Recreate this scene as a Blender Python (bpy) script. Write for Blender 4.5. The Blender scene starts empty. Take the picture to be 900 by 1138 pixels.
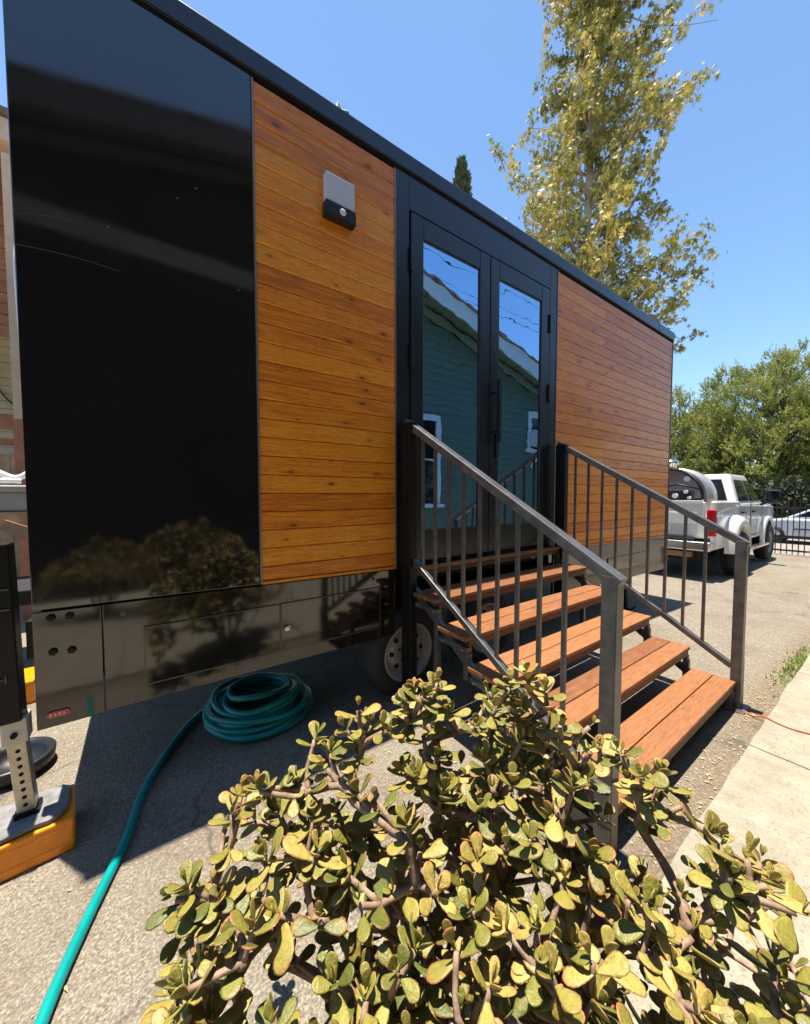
import bpy, math, random
from mathutils import Vector, Matrix, Quaternion, noise
random.seed(7)
R = math.radians
scn = bpy.context.scene
col = scn.collection

# ------------------------------------------------------------------ camera
cam_d = bpy.data.cameras.new('camera')
cam = bpy.data.objects.new('camera', cam_d)
col.objects.link(cam)
FPX = 404.934
cam_d.sensor_fit = 'HORIZONTAL'
cam_d.sensor_width = 36.0
cam_d.lens = FPX / 900 * 36.0
cam_d.clip_start = 0.03
cam_d.clip_end = 2000
CAM = Vector((0.0, -2.0705, 1.4670))
RX = Vector((0.81343, -0.58166, -0.0010))
UY = Vector((0.02717, 0.03628, 0.99897))
FW = Vector((0.58103, 0.81262, -0.04532))
m3 = Matrix((RX, UY, -FW)).transposed()
cam.matrix_world = Matrix.Translation(CAM) @ m3.to_4x4()
scn.camera = cam

def at_depth(px, py, d):
    """a photo pixel and a distance along the view axis -> a point in the place"""
    return CAM + d * (FW + RX * ((px - 450) / FPX) - UY * ((py - 569) / FPX))

# ------------------------------------------------------------------ light
SUN_TO = Vector((-0.042, 0.074, 1.0)).normalized()
w = bpy.data.worlds.new('World')
scn.world = w
w.use_nodes = True
wn = w.node_tree
bg = wn.nodes['Background']
sky = wn.nodes.new('ShaderNodeTexSky')
sky.sky_type = 'NISHITA'
sky.sun_disc = False
sky.sun_elevation = math.asin(SUN_TO.z)
sky.sun_rotation = math.atan2(SUN_TO.x, SUN_TO.y)
sky.altitude = 100
sky.air_density = 1.0
sky.dust_density = 0.15
sky.ozone_density = 2.4
bg.inputs['Strength'].default_value = 0.100
tint = wn.nodes.new('ShaderNodeMix'); tint.data_type = 'RGBA'; tint.blend_type = 'MULTIPLY'
tint.inputs[0].default_value = 1.0
tint.inputs[7].default_value = (0.88, 0.97, 0.99, 1)      # a slightly deeper blue sky
wn.links.new(sky.outputs[0], tint.inputs[6])
wn.links.new(tint.outputs[2], bg.inputs['Color'])
sl = bpy.data.lights.new('sun', 'SUN')
sl.energy = 4.45
sl.angle = R(0.5)
sl.color = (1.0, 0.93, 0.80)
so = bpy.data.objects.new('sun', sl)
col.objects.link(so)
so.location = (0, 0, 30)
so.rotation_euler = SUN_TO.to_track_quat('Z', 'Y').to_euler()
scn.view_settings.view_transform = 'Standard'
scn.view_settings.look = 'None'
scn.view_settings.exposure = 1.36
scn.view_settings.gamma = 1
scn.cycles.max_bounces = 8

# ------------------------------------------------------------------ helpers
ORG = {}

def tag(o, label, cat, group=None, kind=None):
    if label: o['label'] = label
    if cat: o['category'] = cat
    if group: o['group'] = group
    if kind: o['kind'] = kind
    return o

def thing(name, label, cat, loc=(0, 0, 0), group=None):
    o = bpy.data.objects.new(name, None)
    col.objects.link(o)
    o.location = loc
    o.empty_display_size = 0.1
    ORG[o.name] = Vector(loc)
    return tag(o, label, cat, group)

class MB:
    """collects vertices and faces of one mesh, in world coordinates"""
    def __init__(s):
        s.v = []; s.f = []; s.c = []          # c: optional colour per vertex
    def add(s, vs, fs, c=None):
        n = len(s.v)
        s.v += [tuple(p) for p in vs]
        s.f += [tuple(i + n for i in f) for f in fs]
        s.c += [c if c is not None else (0.5, 0, 0.5)] * len(vs) if not isinstance(c, list) else c
        return s
    def box(s, a, b, c=None):
        x0, y0, z0 = [min(p, q) for p, q in zip(a, b)]
        x1, y1, z1 = [max(p, q) for p, q in zip(a, b)]
        vs = [(x0, y0, z0), (x1, y0, z0), (x1, y1, z0), (x0, y1, z0), (x0, y0, z1), (x1, y0, z1), (x1, y1, z1), (x0, y1, z1)]
        return s.add(vs, [(0, 3, 2, 1), (4, 5, 6, 7), (0, 1, 5, 4), (1, 2, 6, 5), (2, 3, 7, 6), (3, 0, 4, 7)], c)
    def bar(s, p, q, wd, ht, up=(0, 0, 1), c=None):
        p, q = Vector(p), Vector(q)
        d = (q - p).normalized(); u = Vector(up)
        sd = d.cross(u).normalized(); u = sd.cross(d).normalized()
        vs = []
        for e in (p, q):
            for i, j in ((-1, -1), (1, -1), (1, 1), (-1, 1)):
                vs.append(e + sd * (i * wd / 2) + u * (j * ht / 2))
        return s.add(vs, [(0, 1, 2, 3), (7, 6, 5, 4), (0, 4, 5, 1), (1, 5, 6, 2), (2, 6, 7, 3), (3, 7, 4, 0)], c)
    def tube(s, pts, rad, n=8, c=None, cap=True):
        pts = [Vector(p) for p in pts]
        rs = rad if isinstance(rad, (list, tuple)) else [rad] * len(pts)
        vs = []; fs = []
        prev = None
        for i, p in enumerate(pts):
            t = (pts[min(i + 1, len(pts) - 1)] - pts[max(i - 1, 0)])
            t = t.normalized() if t.length > 1e-9 else Vector((0, 0, 1))
            if prev is None:
                a = t.orthogonal().normalized()
            else:
                a = prev - t * prev.dot(t)
                a = a.normalized() if a.length > 1e-6 else t.orthogonal().normalized()
            prev = a; b = t.cross(a)
            for k in range(n):
                an = 2 * math.pi * k / n
                vs.append(p + (a * math.cos(an) + b * math.sin(an)) * rs[i])
        for i in range(len(pts) - 1):
            for k in range(n):
                k2 = (k + 1) % n
                fs.append((i * n + k, i * n + k2, (i + 1) * n + k2, (i + 1) * n + k))
        if cap:
            fs.append(tuple(range(n))[::-1]); fs.append(tuple((len(pts) - 1) * n + k for k in range(n)))
        return s.add(vs, fs, c)
    def lathe(s, prof, origin, axis, n=32, c=None):
        o = Vector(origin); ax = Vector(axis).normalized()
        a = ax.orthogonal().normalized(); b = ax.cross(a)
        vs = []; fs = []
        for (r, h) in prof:
            for k in range(n):
                an = 2 * math.pi * k / n
                vs.append(o + ax * h + (a * math.cos(an) + b * math.sin(an)) * r)
        for i in range(len(prof) - 1):
            for k in range(n):
                k2 = (k + 1) % n
                fs.append((i * n + k, i * n + k2, (i + 1) * n + k2, (i + 1) * n + k))
        return s.add(vs, fs, c)
    def prism(s, poly, fn, d0, d1, c=None):
        n = len(poly)
        vs = [fn(p, d0) for p in poly] + [fn(p, d1) for p in poly]
        fs = [tuple(range(n))[::-1], tuple(range(n, 2 * n))]
        fs += [(i, (i + 1) % n, n + (i + 1) % n, n + i) for i in range(n)]
        return s.add(vs, fs, c)
    def build(s, name, mat, parent=None, smooth=False, bevel=0, seg=2, colname=None, recalc=False):
        me = bpy.data.meshes.new(name)
        org = Vector((0, 0, 0))
        if parent is not None: org = ORG[parent.name]
        me.from_pydata([tuple(Vector(p) - org) for p in s.v], [], s.f)
        if colname:
            at = me.color_attributes.new(colname, 'FLOAT_COLOR', 'POINT')
            flat = []
            for cc in s.c: flat += [cc[0], cc[1], cc[2], 1.0]
            at.data.foreach_set('color', flat)
        if recalc:
            import bmesh
            bm = bmesh.new(); bm.from_mesh(me)
            bmesh.ops.recalc_face_normals(bm, faces=bm.faces); bm.to_mesh(me); bm.free()
        if smooth:
            me.polygons.foreach_set('use_smooth', [True] * len(me.polygons))
        me.materials.append(mat)
        o = bpy.data.objects.new(name, me)
        col.objects.link(o)
        if parent is not None: o.parent = parent
        ORG[o.name] = org
        if bevel:
            b = o.modifiers.new('bevel', 'BEVEL')
            b.width = bevel; b.segments = seg; b.limit_method = 'ANGLE'; b.angle_limit = R(35)
        return o

def box(a, b): return MB().box(a, b)

# ------------------------------------------------------------------ materials
class N:
    def __init__(s, name):
        s.m = bpy.data.materials.new(name); s.m.use_nodes = True
        s.t = s.m.node_tree; s.b = s.t.nodes['Principled BSDF']
    def n(s, typ, **kw):
        nd = s.t.nodes.new(typ)
        for k, v in kw.items():
            if k.startswith('i_'):
                nd.inputs[k[2:].replace('_', ' ')].default_value = v
            else: setattr(nd, k, v)
        return nd
    def l(s, a, b): s.t.links.new(a, b)
    def set(s, **kw):
        for k, v in kw.items():
            s.b.inputs[k.replace('_', ' ')].default_value = v
        return s
    def coord(s, scale=(1, 1, 1), out='Object'):
        tc = s.n('ShaderNodeTexCoord'); mp = s.n('ShaderNodeMapping')
        mp.inputs['Scale'].default_value = scale
        s.l(tc.outputs[out], mp.inputs[0]); return mp.outputs[0]
    def noise(s, vec, scale, detail=4, rough=0.6):
        nd = s.n('ShaderNodeTexNoise'); nd.inputs['Scale'].default_value = scale
        nd.inputs['Detail'].default_value = detail; nd.inputs['Roughness'].default_value = rough
        s.l(vec, nd.inputs['Vector']); return nd.outputs['Fac']
    def ramp(s, fac, stops):
        nd = s.n('ShaderNodeValToRGB')
        e = nd.color_ramp.elements
        while len(e) < len(stops): e.new(0.5)
        for el, (p, c) in zip(e, stops):
            el.position = p; el.color = (*c, 1) if len(c) == 3 else c
        s.l(fac, nd.inputs[0]); return nd.outputs[0]
    def mix(s, fac, a, b, mode='MIX'):
        nd = s.n('ShaderNodeMix', data_type='RGBA', blend_type=mode)
        for sock, val in ((nd.inputs[0], fac), (nd.inputs[6], a), (nd.inputs[7], b)):
            if hasattr(val, 'links'): s.l(val, sock)
            elif isinstance(val, (int, float)): sock.default_value = val
            else: sock.default_value = (*val, 1)
        return nd.outputs[2]
    def math(s, op, a, b=0.0):
        nd = s.n('ShaderNodeMath', operation=op)
        for sock, val in ((nd.inputs[0], a), (nd.inputs[1], b)):
            if hasattr(val, 'links'): s.l(val, sock)
            else: sock.default_value = val
        return nd.outputs[0]
    def base(s, c): s.l(c, s.b.inputs['Base Color']); return s
    def bump(s, h, strength=0.3, dist=0.01):
        nd = s.n('ShaderNodeBump'); nd.inputs['Strength'].default_value = strength
        nd.inputs['Distance'].default_value = dist
        s.l(h, nd.inputs['Height']); s.l(nd.outputs[0], s.b.inputs['Normal']); return s

def plain(name, c, rough=0.5, metal=0.0, var=0.12, vs=6.0, bump=0.0, bs=80, **kw):
    a = N(name).set(Roughness=rough, Metallic=metal, **kw)
    co = a.coord()
    f = a.noise(co, vs, 5)
    a.base(a.ramp(f, [(0.3, tuple(x * (1 - var) for x in c)), (0.7, tuple(min(1, x * (1 + var)) for x in c))]))
    f2 = a.noise(co, vs * 5, 3)
    a.l(a.math('ADD', a.math('MULTIPLY', f2, 0.16), rough - 0.08), a.b.inputs['Roughness'])
    if bump: a.bump(a.noise(co, bs, 3), bump, 0.002)
    return a.m

M = {}
# worn asphalt: pale aggregate, stains, cracks
a = N('asphalt').set(Roughness=0.9)
co = a.coord()
f = a.noise(co, 105, 3, 0.75)
base = a.ramp(f, [(0.32, (0.050, 0.044, 0.037)), (0.45, (0.165, 0.140, 0.105)), (0.55, (0.25, 0.213, 0.160)), (0.68, (0.48, 0.415, 0.315))])
f3 = a.noise(co, 34, 3, 0.7)
base = a.mix(a.ramp(f3, [(0.50, (0, 0, 0)), (0.66, (0.55, 0.55, 0.55))]), base, (0.105, 0.088, 0.066))
base = a.mix(a.ramp(f3, [(0.30, (0.5, 0.5, 0.5)), (0.42, (0, 0, 0))]), base, (0.40, 0.35, 0.265))
big = a.noise(co, 0.9, 6, 0.65)
base = a.mix(a.math('MULTIPLY', a.ramp(big, [(0.38, (0, 0, 0)), (0.68, (1, 1, 1))]), 0.45), base, (0.17, 0.15, 0.12), 'MIX')
mid = a.noise(co, 5, 5, 0.7)
base = a.mix(a.ramp(mid, [(0.58, (0, 0, 0)), (0.78, (0.5, 0.5, 0.5))]), base, (0.11, 0.09, 0.065))
dirt = a.ramp(a.noise(co, 1.5, 7, 0.75), [(0.46, (0, 0, 0)), (0.62, (0.8, 0.8, 0.8))])
base = a.mix(a.math('MULTIPLY', dirt, a.ramp(a.noise(co, 45, 3, 0.8), [(0.40, (0, 0, 0)), (0.62, (1, 1, 1))])), base, (0.115, 0.072, 0.045))
# brown litter stain along the edge of the walk
sep = a.n('ShaderNodeSeparateXYZ'); a.l(co, sep.inputs[0])
d = a.math('ADD', sep.outputs['Y'], a.math('MULTIPLY', a.noise(co, 3.0, 5), 0.35))
edge = a.ramp(a.math('ABSOLUTE', a.math('ADD', d, 1.36)), [(0.02, (1, 1, 1)), (0.20, (0, 0, 0))])
fleck = a.ramp(a.noise(co, 60, 4, 0.8), [(0.40, (0, 0, 0)), (0.56, (1, 1, 1))])
base = a.mix(a.math('MULTIPLY', a.math('MULTIPLY', edge, fleck), 0.75), base, (0.12, 0.075, 0.035))
# cracks
vo = a.n('ShaderNodeTexVoronoi', feature='DISTANCE_TO_EDGE'); vo.inputs['Scale'].default_value = 0.55
wv = a.n('ShaderNodeVectorMath', operation='ADD')
nz = a.n('ShaderNodeTexNoise'); nz.inputs['Scale'].default_value = 2.5; nz.inputs['Detail'].default_value = 6
sc_ = a.n('ShaderNodeVectorMath', operation='SCALE'); sc_.inputs['Scale'].default_value = 0.5
a.l(co, nz.inputs['Vector']); a.l(nz.outputs['Color'], sc_.inputs[0]); a.l(co, wv.inputs[0]); a.l(sc_.outputs[0], wv.inputs[1]); a.l(wv.outputs[0], vo.inputs['Vector'])
crk = a.ramp(vo.outputs['Distance'], [(0.0, (1, 1, 1)), (0.006, (0, 0, 0))])
crk = a.math('MULTIPLY', crk, a.ramp(a.noise(co, 0.8, 3), [(0.40, (0, 0, 0)), (0.52, (1, 1, 1))]))
base = a.mix(a.math('MULTIPLY', crk, 0.7), base, (0.05, 0.045, 0.04))
a.base(base).bump(f, 0.9, 0.006)
M['asphalt'] = a.m

a = N('concrete').set(Roughness=0.85)
co = a.coord()
f = a.noise(co, 9, 7, 0.7)
base = a.ramp(f, [(0.3, (0.21, 0.185, 0.138)), (0.55, (0.285, 0.252, 0.192)), (0.75, (0.34, 0.305, 0.238))])
st = a.noise(a.coord((6, 30, 1)), 4, 4, 0.7)
base = a.mix(a.ramp(st, [(0.55, (0, 0, 0)), (0.75, (0.35, 0.35, 0.35))]), base, (0.20, 0.17, 0.12))
pits = a.noise(co, 85, 3, 0.65)
base = a.mix(a.ramp(pits, [(0.34, (0.7, 0.7, 0.7)), (0.45, (0, 0, 0))]), base, (0.14, 0.12, 0.085))
a.base(base).bump(a.noise(co, 90, 5), 0.35, 0.004)
M['concrete'] = a.m
M['street'] = plain('street_asphalt', (0.24, 0.205, 0.185), 0.9, var=0.15, vs=3)

# varnished boards: tone per board in a vertex colour, grain and knots
def wood(name, tones, gx, rough, coat, knots=True, axis='X', sheen_b=0.25):
    a = N(name).set(Roughness=rough, Coat_Weight=coat, Coat_Roughness=0.12)
    at = a.n('ShaderNodeAttribute', attribute_name='tone')
    sp = a.n('ShaderNodeSeparateColor'); a.l(at.outputs['Color'], sp.inputs[0])
    off = a.n('ShaderNodeCombineXYZ'); a.l(a.math('MULTIPLY', sp.outputs[0], 37.0), off.inputs[0]); a.l(a.math('MULTIPLY', sp.outputs[2], 53.0), off.inputs[1])
    va = a.n('ShaderNodeVectorMath', operation='ADD'); a.l(a.coord(gx), va.inputs[0]); a.l(off.outputs[0], va.inputs[1])
    g = a.noise(va.outputs[0], 5.0, 7, 0.65)
    gg = a.math('ADD', a.math('MULTIPLY', g, 0.85), a.math('MULTIPLY', a.math('SUBTRACT', sp.outputs[0], 0.5), 0.22))
    base = a.ramp(gg, [(0.26, tones[0]), (0.42, tones[1]), (0.55, tones[2]), (0.70, tones[3])])
    g2 = a.noise(va.outputs[0], 26.0, 3, 0.6)
    base = a.mix(a.ramp(g2, [(0.48, (0, 0, 0)), (0.68, (0.7, 0.7, 0.7))]), base, tuple(t * 0.7 for t in tones[0]))
    if knots:
        sx = a.n('ShaderNodeSeparateXYZ'); a.l(a.coord((1, 1, 1)), sx.inputs[0])
        cx = a.n('ShaderNodeCombineXYZ')
        wob_ = a.math('MULTIPLY', a.noise(va.outputs[0], 9, 3), 0.10)
        a.l(a.math('ADD', a.math('MULTIPLY', sx.outputs[0], 3.4), a.math('MULTIPLY', sp.outputs[2], 31.0)), cx.inputs[0])
        a.l(a.math('ADD', a.math('ADD', a.math('MULTIPLY', sx.outputs[2], 9.0), a.math('MULTIPLY', sp.outputs[0], 17.0)), wob_), cx.inputs[1])
        vo = a.n('ShaderNodeTexVoronoi', voronoi_dimensions='2D'); vo.inputs['Scale'].default_value = 1.0
        a.l(cx.outputs[0], vo.inputs['Vector'])
        vs_ = a.n('ShaderNodeSeparateColor'); a.l(vo.outputs['Color'], vs_.inputs[0])
        keep = a.ramp(vs_.outputs[0], [(0.40, (0, 0, 0)), (0.62, (1, 1, 1))])
        kd = a.math('DIVIDE', vo.outputs['Distance'], a.math('ADD', 0.30, vs_.outputs[1]))
        kn = a.ramp(kd, [(0.032, (1, 1, 1)), (0.055, (0.6, 0.6, 0.6)), (0.10, (0.25, 0.25, 0.25)), (0.24, (0, 0, 0))])
        base = a.mix(a.math('MULTIPLY', kn, keep), base, (tones[0][0] * 0.28, tones[0][1] * 0.22, tones[0][2] * 0.3))
    a.base(base).bump(g2, sheen_b, 0.002)
    return a.m
M['cedar'] = wood('varnished_pine', [(0.56, 0.150, 0.007), (0.86, 0.275, 0.012), (0.94, 0.350, 0.018), (0.95, 0.46, 0.05)], (0.9, 1, 16), 0.40, 0.18)
M['tread'] = wood('composite_decking', [(0.16, 0.055, 0.018), (0.25, 0.096, 0.031), (0.31, 0.125, 0.041), (0.37, 0.158, 0.056)], (2.0, 16, 1), 0.62, 0.0, knots=False, sheen_b=0.5)

# gloss black sheet, faintly uneven, with fine dust and scuffs
def gloss(name, c, rough, wav, ior=1.75, dust=0.02):
    a = N(name).set(Roughness=rough, IOR=ior)
    co = a.coord()
    f = a.noise(co, 3.0, 5, 0.6)
    a.base(a.ramp(f, [(0.3, c), (0.7, tuple(x + dust for x in c))]))
    s = a.noise(a.coord((1, 1, 0.3)), 7, 6, 0.7)
    a.l(a.math('ADD', a.math('MULTIPLY', s, 0.09), rough - 0.045), a.b.inputs['Roughness'])
    a.bump(a.noise(a.coord((1, 1, 0.6)), 2.6, 2, 0.5), wav, 0.01)
    return a.m
M['black_panel'] = gloss('gloss_black_panel', (0.004, 0.0045, 0.006), 0.055, 0.05, 1.9, 0.004)
M['skirt'] = gloss('gloss_black_skirt', (0.006, 0.0055, 0.004), 0.075, 0.14, 1.75, 0.004)
M['trim'] = gloss('black_aluminium', (0.011, 0.0125, 0.017), 0.25, 0.05, 1.6, 0.004)
M['underside'] = plain('dark_underside', (0.012, 0.012, 0.013), 0.85)
# mirror tinted glass, slightly wavy
a = N('mirror_tinted_glass').set(Roughness=0.0, Metallic=1.0, Base_Color=(0.34, 0.53, 0.77, 1))
a.bump(a.noise(a.coord((0.9, 1, 1.5)), 3.2, 2, 0.5), 0.11, 0.01)
M['mirror_glass'] = a.m
M['steel'] = plain('mill_steel', (0.112, 0.106, 0.101), 0.40, 0.45, var=0.35, vs=14, bump=0.15, bs=60)
M['steel_dark'] = plain('painted_dark_steel', (0.008, 0.0072, 0.007), 0.42, 0.0, Specular_IOR_Level=0.25)
M['zinc'] = plain('zinc_steel', (0.50, 0.46, 0.37), 0.4, 0.8, var=0.2, vs=20)
M['chrome'] = plain('bright_metal', (0.75, 0.75, 0.74), 0.18, 1.0, var=0.05)
M['rubber'] = plain('rubber', (0.022, 0.021, 0.02), 0.75, bump=0.3)
M['rim'] = plain('pale_wheel_paint', (0.33, 0.32, 0.30), 0.4, 0.2)
M['hole'] = plain('black_hole', (0.004, 0.004, 0.004), 0.9)
M['white_plastic'] = plain('white_plastic', (0.75, 0.75, 0.72), 0.45)
M['frosted'] = plain('frosted_diffuser', (0.62, 0.63, 0.68), 0.35, var=0.03)
M['black_plastic'] = plain('black_plastic', (0.012, 0.012, 0.014), 0.42)
M['hose'] = plain('teal_hose', (0.0, 0.24, 0.23), 0.32, var=0.15, vs=9)
M['orange'] = plain('orange_block', (1.0, 0.27, 0.003), 0.30, var=0.18, vs=22, bump=0.3, bs=24)
M['grey_pad'] = plain('weathered_grey_pad', (0.17, 0.168, 0.168), 0.8, var=0.35, vs=18, bump=0.5, bs=40)
M['cord'] = plain('orange_cord', (0.62, 0.10, 0.03), 0.5)
M['red_lens'] = plain('red_lens', (0.45, 0.012, 0.015), 0.12, Coat_Weight=1.0)
M['pink_lens'] = plain('clear_red_lens', (0.75, 0.25, 0.24), 0.1, Coat_Weight=1.0)
M['white_paint'] = plain('truck_white', (0.74, 0.73, 0.69), 0.25, var=0.04, vs=3, Coat_Weight=0.8)
M['dark_glass'] = plain('dark_car_glass', (0.010, 0.010, 0.012), 0.06, var=0.1, IOR=1.4)
M['silver'] = plain('silver_tank', (0.50, 0.48, 0.45), 0.36, 0.6, var=0.15, vs=4)
M['mauve'] = plain('mauve_liner', (0.22, 0.17, 0.18), 0.6)
M['silver_car'] = plain('silver_car_paint', (0.56, 0.61, 0.67), 0.25, 0.25, var=0.04, Coat_Weight=1.0)
M['iron'] = plain('black_iron', (0.015, 0.014, 0.014), 0.5)
M['terracotta'] = plain('tan_planter', (0.40, 0.27, 0.12), 0.85, var=0.3, vs=10, bump=0.4)
M['dry_stem'] = plain('dry_stems', (0.42, 0.32, 0.19), 0.85)
M['green_wall'] = plain('green_siding', (0.065, 0.110, 0.080), 0.6, var=0.06, vs=2)
M['pale_trim'] = plain('pale_trim', (0.47, 0.54, 0.55), 0.5, var=0.05)
M['soffit'] = plain('soffit_green', (0.15, 0.20, 0.145), 0.6, var=0.08)
M['roof'] = plain('brown_shingle', (0.16, 0.11, 0.08), 0.9, var=0.4, vs=12, bump=0.5)
M['tan_trim'] = plain('tan_trim', (0.62, 0.44, 0.29), 0.7, var=0.1)
M['red_wood'] = plain('redwood_boards', (0.36, 0.155, 0.07), 0.8, var=0.3, vs=7)
M['cream_siding'] = plain('cream_siding', (0.62, 0.52, 0.31), 0.8, var=0.1)
M['fence_wood'] = plain('weathered_fence', (0.42, 0.29, 0.17), 0.85, var=0.3, vs=8)
M['grey_box'] = plain('grey_plastic_box', (0.42, 0.41, 0.38), 0.5)
M['cable_dark'] = plain('dark_cable', (0.02, 0.02, 0.02), 0.6)
M['red_cable'] = plain('red_cable', (0.45, 0.10, 0.07), 0.5)
M['bark'] = plain('pale_bark', (0.34, 0.28, 0.20), 0.9, var=0.4, vs=3, bump=0.6, bs=9)
M['dark_bark'] = plain('dark_bark', (0.10, 0.075, 0.05), 0.95, var=0.3, vs=4, bump=0.6, bs=8)
a = N('jade_bark').set(Roughness=0.75)
co = a.coord()
f = a.noise(co, 24, 5, 0.7)
a.base(a.ramp(f, [(0.3, (0.12, 0.075, 0.045)), (0.5, (0.26, 0.165, 0.11)), (0.72, (0.42, 0.30, 0.22))]))
a.bump(a.noise(a.coord((1, 1, 1)), 60, 4), 0.6, 0.004)
M['jade_bark'] = a.m

def leaf(name, ca, cb, cc, edge=None, rough=0.55, trans=0.25, spots=False):
    a = N(name).set(Roughness=rough)
    at = a.n('ShaderNodeAttribute', attribute_name='tone')
    sp = a.n('ShaderNodeSeparateColor'); a.l(at.outputs['Color'], sp.inputs[0])
    base = a.ramp(sp.outputs[0], [(0.0, ca), (0.55, cb), (1.0, cc)])
    co = a.coord()
    if spots:
        s = a.noise(co, 130, 4, 0.7)
        base = a.mix(a.ramp(s, [(0.50, (0, 0, 0)), (0.68, (0.55, 0.55, 0.55))]), base, (0.12, 0.075, 0.022))
        s2 = a.noise(co, 34, 3, 0.6)
        base = a.mix(a.ramp(s2, [(0.50, (0, 0, 0)), (0.70, (0.4, 0.4, 0.4))]), base, (0.29, 0.22, 0.045))
        a.bump(a.noise(co, 75, 3, 0.7), 0.75, 0.004)
    if edge:
        base = a.mix(a.math('MULTIPLY', sp.outputs[1], sp.outputs[2]), base, edge)
    a.base(base)
    if trans:
        tr = a.n('ShaderNodeBsdfTranslucent'); a.l(base, tr.inputs['Color'])
        mx = a.n('ShaderNodeMixShader'); mx.inputs[0].default_value = trans
        a.l(a.b.outputs[0], mx.inputs[1]); a.l(tr.outputs[0], mx.inputs[2])
        a.l(mx.outputs[0], a.t.nodes['Material Output'].inputs['Surface'])
    return a.m
M['jade_leaf'] = leaf('jade_leaf', (0.080, 0.098, 0.016), (0.225, 0.205, 0.036), (0.37, 0.285, 0.072), (0.34, 0.095, 0.045), 0.50, 0.0, True)
M['sycamore_leaf'] = leaf('sycamore_leaf', (0.12, 0.14, 0.028), (0.37, 0.33, 0.062), (0.58, 0.45, 0.11), None, 0.6, 0.25)
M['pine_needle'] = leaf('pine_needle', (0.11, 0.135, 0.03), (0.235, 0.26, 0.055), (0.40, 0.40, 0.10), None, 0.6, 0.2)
M['cypress_leaf'] = leaf('cypress_leaf', (0.035, 0.055, 0.018), (0.065, 0.09, 0.03), (0.12, 0.135, 0.05), None, 0.7, 0.1)
M['hedge_leaf'] = leaf('hedge_leaf', (0.015, 0.022, 0.008), (0.03, 0.04, 0.014), (0.06, 0.07, 0.025), None, 0.7, 0.1)
M['grass'] = leaf('weed_grass', (0.10, 0.17, 0.03), (0.20, 0.27, 0.06), (0.38, 0.34, 0.14), None, 0.6, 0.25)

# ------------------------------------------------------------------ ground
def gz(x):
    """the drive falls slightly towards the gate"""
    if x < 4: return 0.0
    if x < 9: return -0.16 * ((x - 4) / 5) ** 2 * (3 - 2 * (x - 4) / 5)
    return -0.16 - 0.10 * min(1, (x - 9) / 12)
xs = [-300, -60, -20, -6, -2, 0, 2, 4] + [4.5 + 0.5 * i for i in range(34)] + [24, 40, 120, 400]
ys = [-300, -40, -12, -6, -3, -1.5, 0, 1.5, 3, 6, 12, 40, 300]
g = MB()
g.add([(x, y, gz(x)) for x in xs for y in ys],
      [(i * len(ys) + j, (i + 1) * len(ys) + j, (i + 1) * len(ys) + j + 1, i * len(ys) + j + 1) for i in range(len(xs) - 1) for j in range(len(ys) - 1)])
tag(g.build('ground', M['asphalt'], smooth=True), 'pale worn asphalt drive running past the trailer to the gate', 'ground', kind='structure')
g = MB()
px_ = [14.75 + 0.5 * i for i in range(16)]
g.add([(x, y, gz(x) + 0.005) for x in px_ for y in (-60, 60)], [(2 * i, 2 * i + 2, 2 * i + 3, 2 * i + 1)[::-1][::-1] for i in range(len(px_) - 1)])
tag(g.build('street', M['street'], recalc=True), 'street crossing behind the iron gate', 'road', kind='structure')
# concrete walk with a worn edge and joints
g = MB()
n_ = 90
X0, X1 = -4.0, 9.3
def wob(x): return -1.56 + 0.018 * noise.noise(Vector((x * 3, 0, 0))) + 0.010 * noise.noise(Vector((x * 13, 4, 0)))
joints = [-3.2, -1.7, -0.2, 1.3, 2.8, 4.3, 5.8, 7.3]
WEND = -4.7
prev = X0
for jx in joints + [X1]:
    ex = [prev + (jx - 0.008 - prev) * i / 14 for i in range(15)]
    top = [(x, wob(x) - 0.006, gz(x) + 0.030) for x in ex] + [(x, WEND, gz(x) + 0.030) for x in ex]
    low = [(x, wob(x), gz(x) - 0.02) for x in ex]
    v = top + low
    f_ = [(i, i + 15, i + 16, i + 1) for i in range(14)] + [(30 + i, i, i + 1, 31 + i) for i in range(14)]
    g.add(v, f_)
    prev = jx
tag(g.build('sidewalk', M['concrete'], recalc=True), 'pale concrete walk beside the asphalt drive', 'sidewalk', kind='structure')

# ------------------------------------------------------------------ trailer
TX0, TX1, TD = -0.385, 6.15, 2.5
tr = thing('mobile_trailer', 'black and varnished wood mobile trailer with double glass doors standing on the drive', 'trailer', (2.9, 1.2, 0))
zb = lambda x: 0.995 - 0.019 * (x + 0.4)             # lower edge of the wall cladding
box((TX0 + 0.02, 0.045, 0.86), (TX1 - 0.02, TD, 3.70)).build('body_shell', M['trim'], tr)
# gloss black wall sheet
p = MB()
p.prism([(TX0, zb(TX0) + 0.003), (0.505, zb(.505) + 0.003), (0.505, 3.632), (TX0, 3.632)], lambda q, d: (q[0], d, q[1]), 0.0, 0.04)
blk = p.build('black_panel', M['black_panel'], tr, bevel=0.004)
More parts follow.
